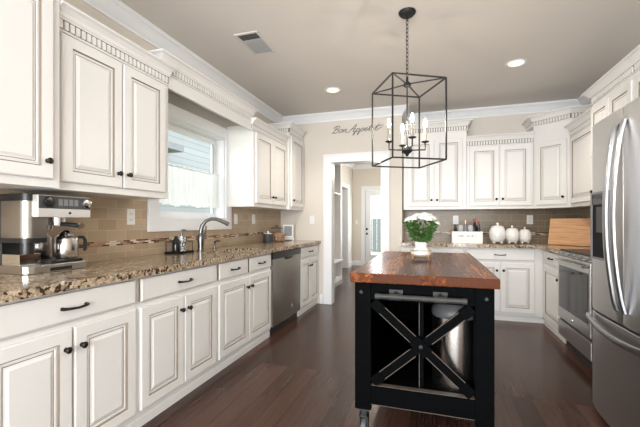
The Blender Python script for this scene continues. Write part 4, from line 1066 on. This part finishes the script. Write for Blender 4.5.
STR = [  # cursive strokes, one unit = x-height
    [(0.5, 2.1), (0.35, 1.2), (0.15, 0.0)], [(-0.2, 1.5), (0.2, 2.1), (0.9, 2.2), (1.15, 1.8), (0.85, 1.3), (0.45, 1.15), (1.0, 1.05), (1.15, 0.55), (0.8, 0.05), (0.2, 0.0), (-0.2, 0.3)],
    [(2.1, 0.9), (1.6, 0.95), (1.4, 0.4), (1.7, 0.0), (2.1, 0.3), (2.1, 0.9), (2.0, 1.0), (2.5, 0.8)],
    [(2.5, 0.95), (2.35, 0.0), (2.6, 0.7), (2.95, 1.0), (3.05, 0.8), (2.95, 0.1), (3.3, 0.15)],
    [(3.5, -0.2), (3.9, 0.1), (4.5, 1.4), (4.95, 2.3), (4.9, 1.2), (4.8, 0.1), (5.2, 0.1)], [(4.0, 0.8), (4.6, 0.95), (5.3, 0.8)],
    [(5.6, 1.0), (5.4, 0.0), (5.2, -1.0), (5.1, -0.7), (5.55, 0.7), (5.95, 1.0), (6.15, 0.6), (5.85, 0.05), (5.5, 0.15)],
    [(6.6, 1.0), (6.4, 0.0), (6.2, -1.0), (6.1, -0.7), (6.55, 0.7), (6.95, 1.0), (7.15, 0.6), (6.85, 0.05), (6.6, 0.2)],
    [(7.2, 0.4), (7.75, 0.6), (7.8, 0.95), (7.5, 0.95), (7.35, 0.4), (7.65, 0.0), (8.15, 0.35)],
    [(8.15, 0.4), (8.6, 1.6), (8.65, 2.0), (8.45, 0.9), (8.4, 0.15), (8.65, 0.0), (8.95, 0.4)], [(8.15, 1.25), (8.95, 1.3)],
    [(9.0, 0.5), (9.2, 1.0), (9.1, 0.2), (9.3, 0.0), (9.6, 0.4)], [(9.28, 1.45), (9.34, 1.55)],
    [(9.6, 0.4), (10.1, 1.7), (10.15, 2.0), (9.95, 0.9), (9.9, 0.15), (10.2, 0.0), (10.7, 0.5), (11.1, 0.9)], [(9.6, 1.25), (10.5, 1.35), (11.2, 1.5)]]
b = MB()
sc = 0.062
for st in STR: b.tube([(x * sc + 0.02 + (y * 0.02), 0, y * sc * 0.72) for x, y in spl(st)], 0.0042, 'signmetal', 6)
b.build('lettering', r, True)

# ------------------------------------------------------------------ hall furniture and light
r = root('hall_bench', (HX0 + 0.001, 6.25, 0), 0, 'white built-in hall bench with open cubbies and tall side panels beyond the doorway', 'bench')
yl, yh = -1.12, 0.94
b = MB().box(0, 0.32, yl, yh, 0.385, 0.42, 'trimwhite'); b.build('seat', r, bev=0.003)
MB().box(0.0, 0.30, yl, yh, 0.0, 0.07, 'trimwhite').build('plinth', r)
for k in range(5):
    y = yl + 0.001 + (yh - yl - 0.032) * k / 4; MB().box(0.0, 0.30, y, y + 0.03, 0.0705, 0.3845, 'trimwhite').build('divider', r)
MB().box(0.0, 0.012, yl + 0.03, yh - 0.03, 0.072, 0.384, 'wall').build('cubby_back', r)
for y in (yl, yh - 0.035): MB().box(0.0, 0.28, y, y + 0.035, 0.4205, 2.36, 'trimwhite').build('side_panel', r)
MB().box(0.0, 0.30, yl, yh, 2.3605, 2.40, 'trimwhite').sweep([(0.001, yl), (0.30, yl), (0.30, yh), (0.001, yh)], [(0, 0), (0.05, 0.07), (0.05, 0.10), (0, 0.10)], 'trimwhite', 2.40).build('top_shelf', r)
MB().box(0.0, 0.28, yl + 0.036, yh - 0.036, 1.74, 1.77, 'trimwhite').build('shelf', r)
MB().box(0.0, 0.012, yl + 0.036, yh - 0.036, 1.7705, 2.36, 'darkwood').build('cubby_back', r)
r = root('ceiling_light', (-0.98, 7.4, ZC), 0, 'drum ceiling light with dark rim glowing in the hall', 'ceiling light')
MB().lathe([(0.06, -0.001), (0.06, -0.02), (0.012, -0.025), (0.012, -0.20)][::-1], 'bronze', n=20).build('stem', r, True)
MB().lathe([(0.17, -0.24), (0.175, -0.225), (0.175, -0.205), (0.15, -0.201)], 'bronze', n=28).build('rim', r, True)
MB().lathe([(0.001, -0.33), (0.08, -0.318), (0.14, -0.28), (0.165, -0.2405)], 'hallglow', n=28).build('shade', r, True)
l = bpy.data.lights.new('lamp', 'POINT'); l.energy = 38; l.color = (1, 0.94, 0.84); l.shadow_soft_size = 0.12
o = bpy.data.objects.new('lamp', l); COL.objects.link(o); o.parent = r; o.location = (0, 0, -0.46)

# ------------------------------------------------------------------ outdoors beyond the windows
struct(MB().box(-14, XL - 0.25, -6, 20, -0.5, -0.35, 'lawn').box(XL - 0.25, 8, HY + 0.35, 24, -0.4, -0.15, 'lawn').build('ground'))
r = root('neighbor_house', (-6.2, 5.5, -0.35), 0, 'pale sided house with grey roof beyond the sink window', 'house')
tilemat('sidingv', 1, 40.0, 0.16, [(0.0, (0.27, 0.29, 0.29)), (1.0, (0.30, 0.315, 0.315))], (0.16, 0.175, 0.18), 0.7, 0.008, 0.0)
MB().box(-3, 0, -6, 8.5, 0, 4.15, 'sidingv').build('wall', r)
MB().box(-3.3, 0.55, -6.3, 1.6, 3.2, 3.34, 'shingle').build('porch_roof', r)
MB().box(-3.3, 0.4, -6.4, 8.9, 4.16, 4.35, 'shingle').build('roof', r)
r = root('garden_fence', (-3.2, 16.0, -0.15), 0, 'grey board fence across the lawn beyond the hall door', 'fence')
b = MB()
for k in range(60): b.box(-6 + k * 0.2, -6 + k * 0.2 + 0.19, 0, 0.03, 0, 1.5, 'shingle')
b.build('boards', r)
r = root('white_fence', (-5.0, 2.0, -0.35), 0, 'white picket fence outside the sink window', 'fence')
b = MB()
for k in range(40): b.box(0, 0.02, k * 0.12 + 0.6, k * 0.12 + 0.685, 0, 1.62, 'fence')
b.box(0.02, 0.05, 0.6, 5.4, 0.3, 0.4, 'fence').box(0.02, 0.05, 0.6, 5.4, 1.3, 1.4, 'fence'); b.build('pickets', r)
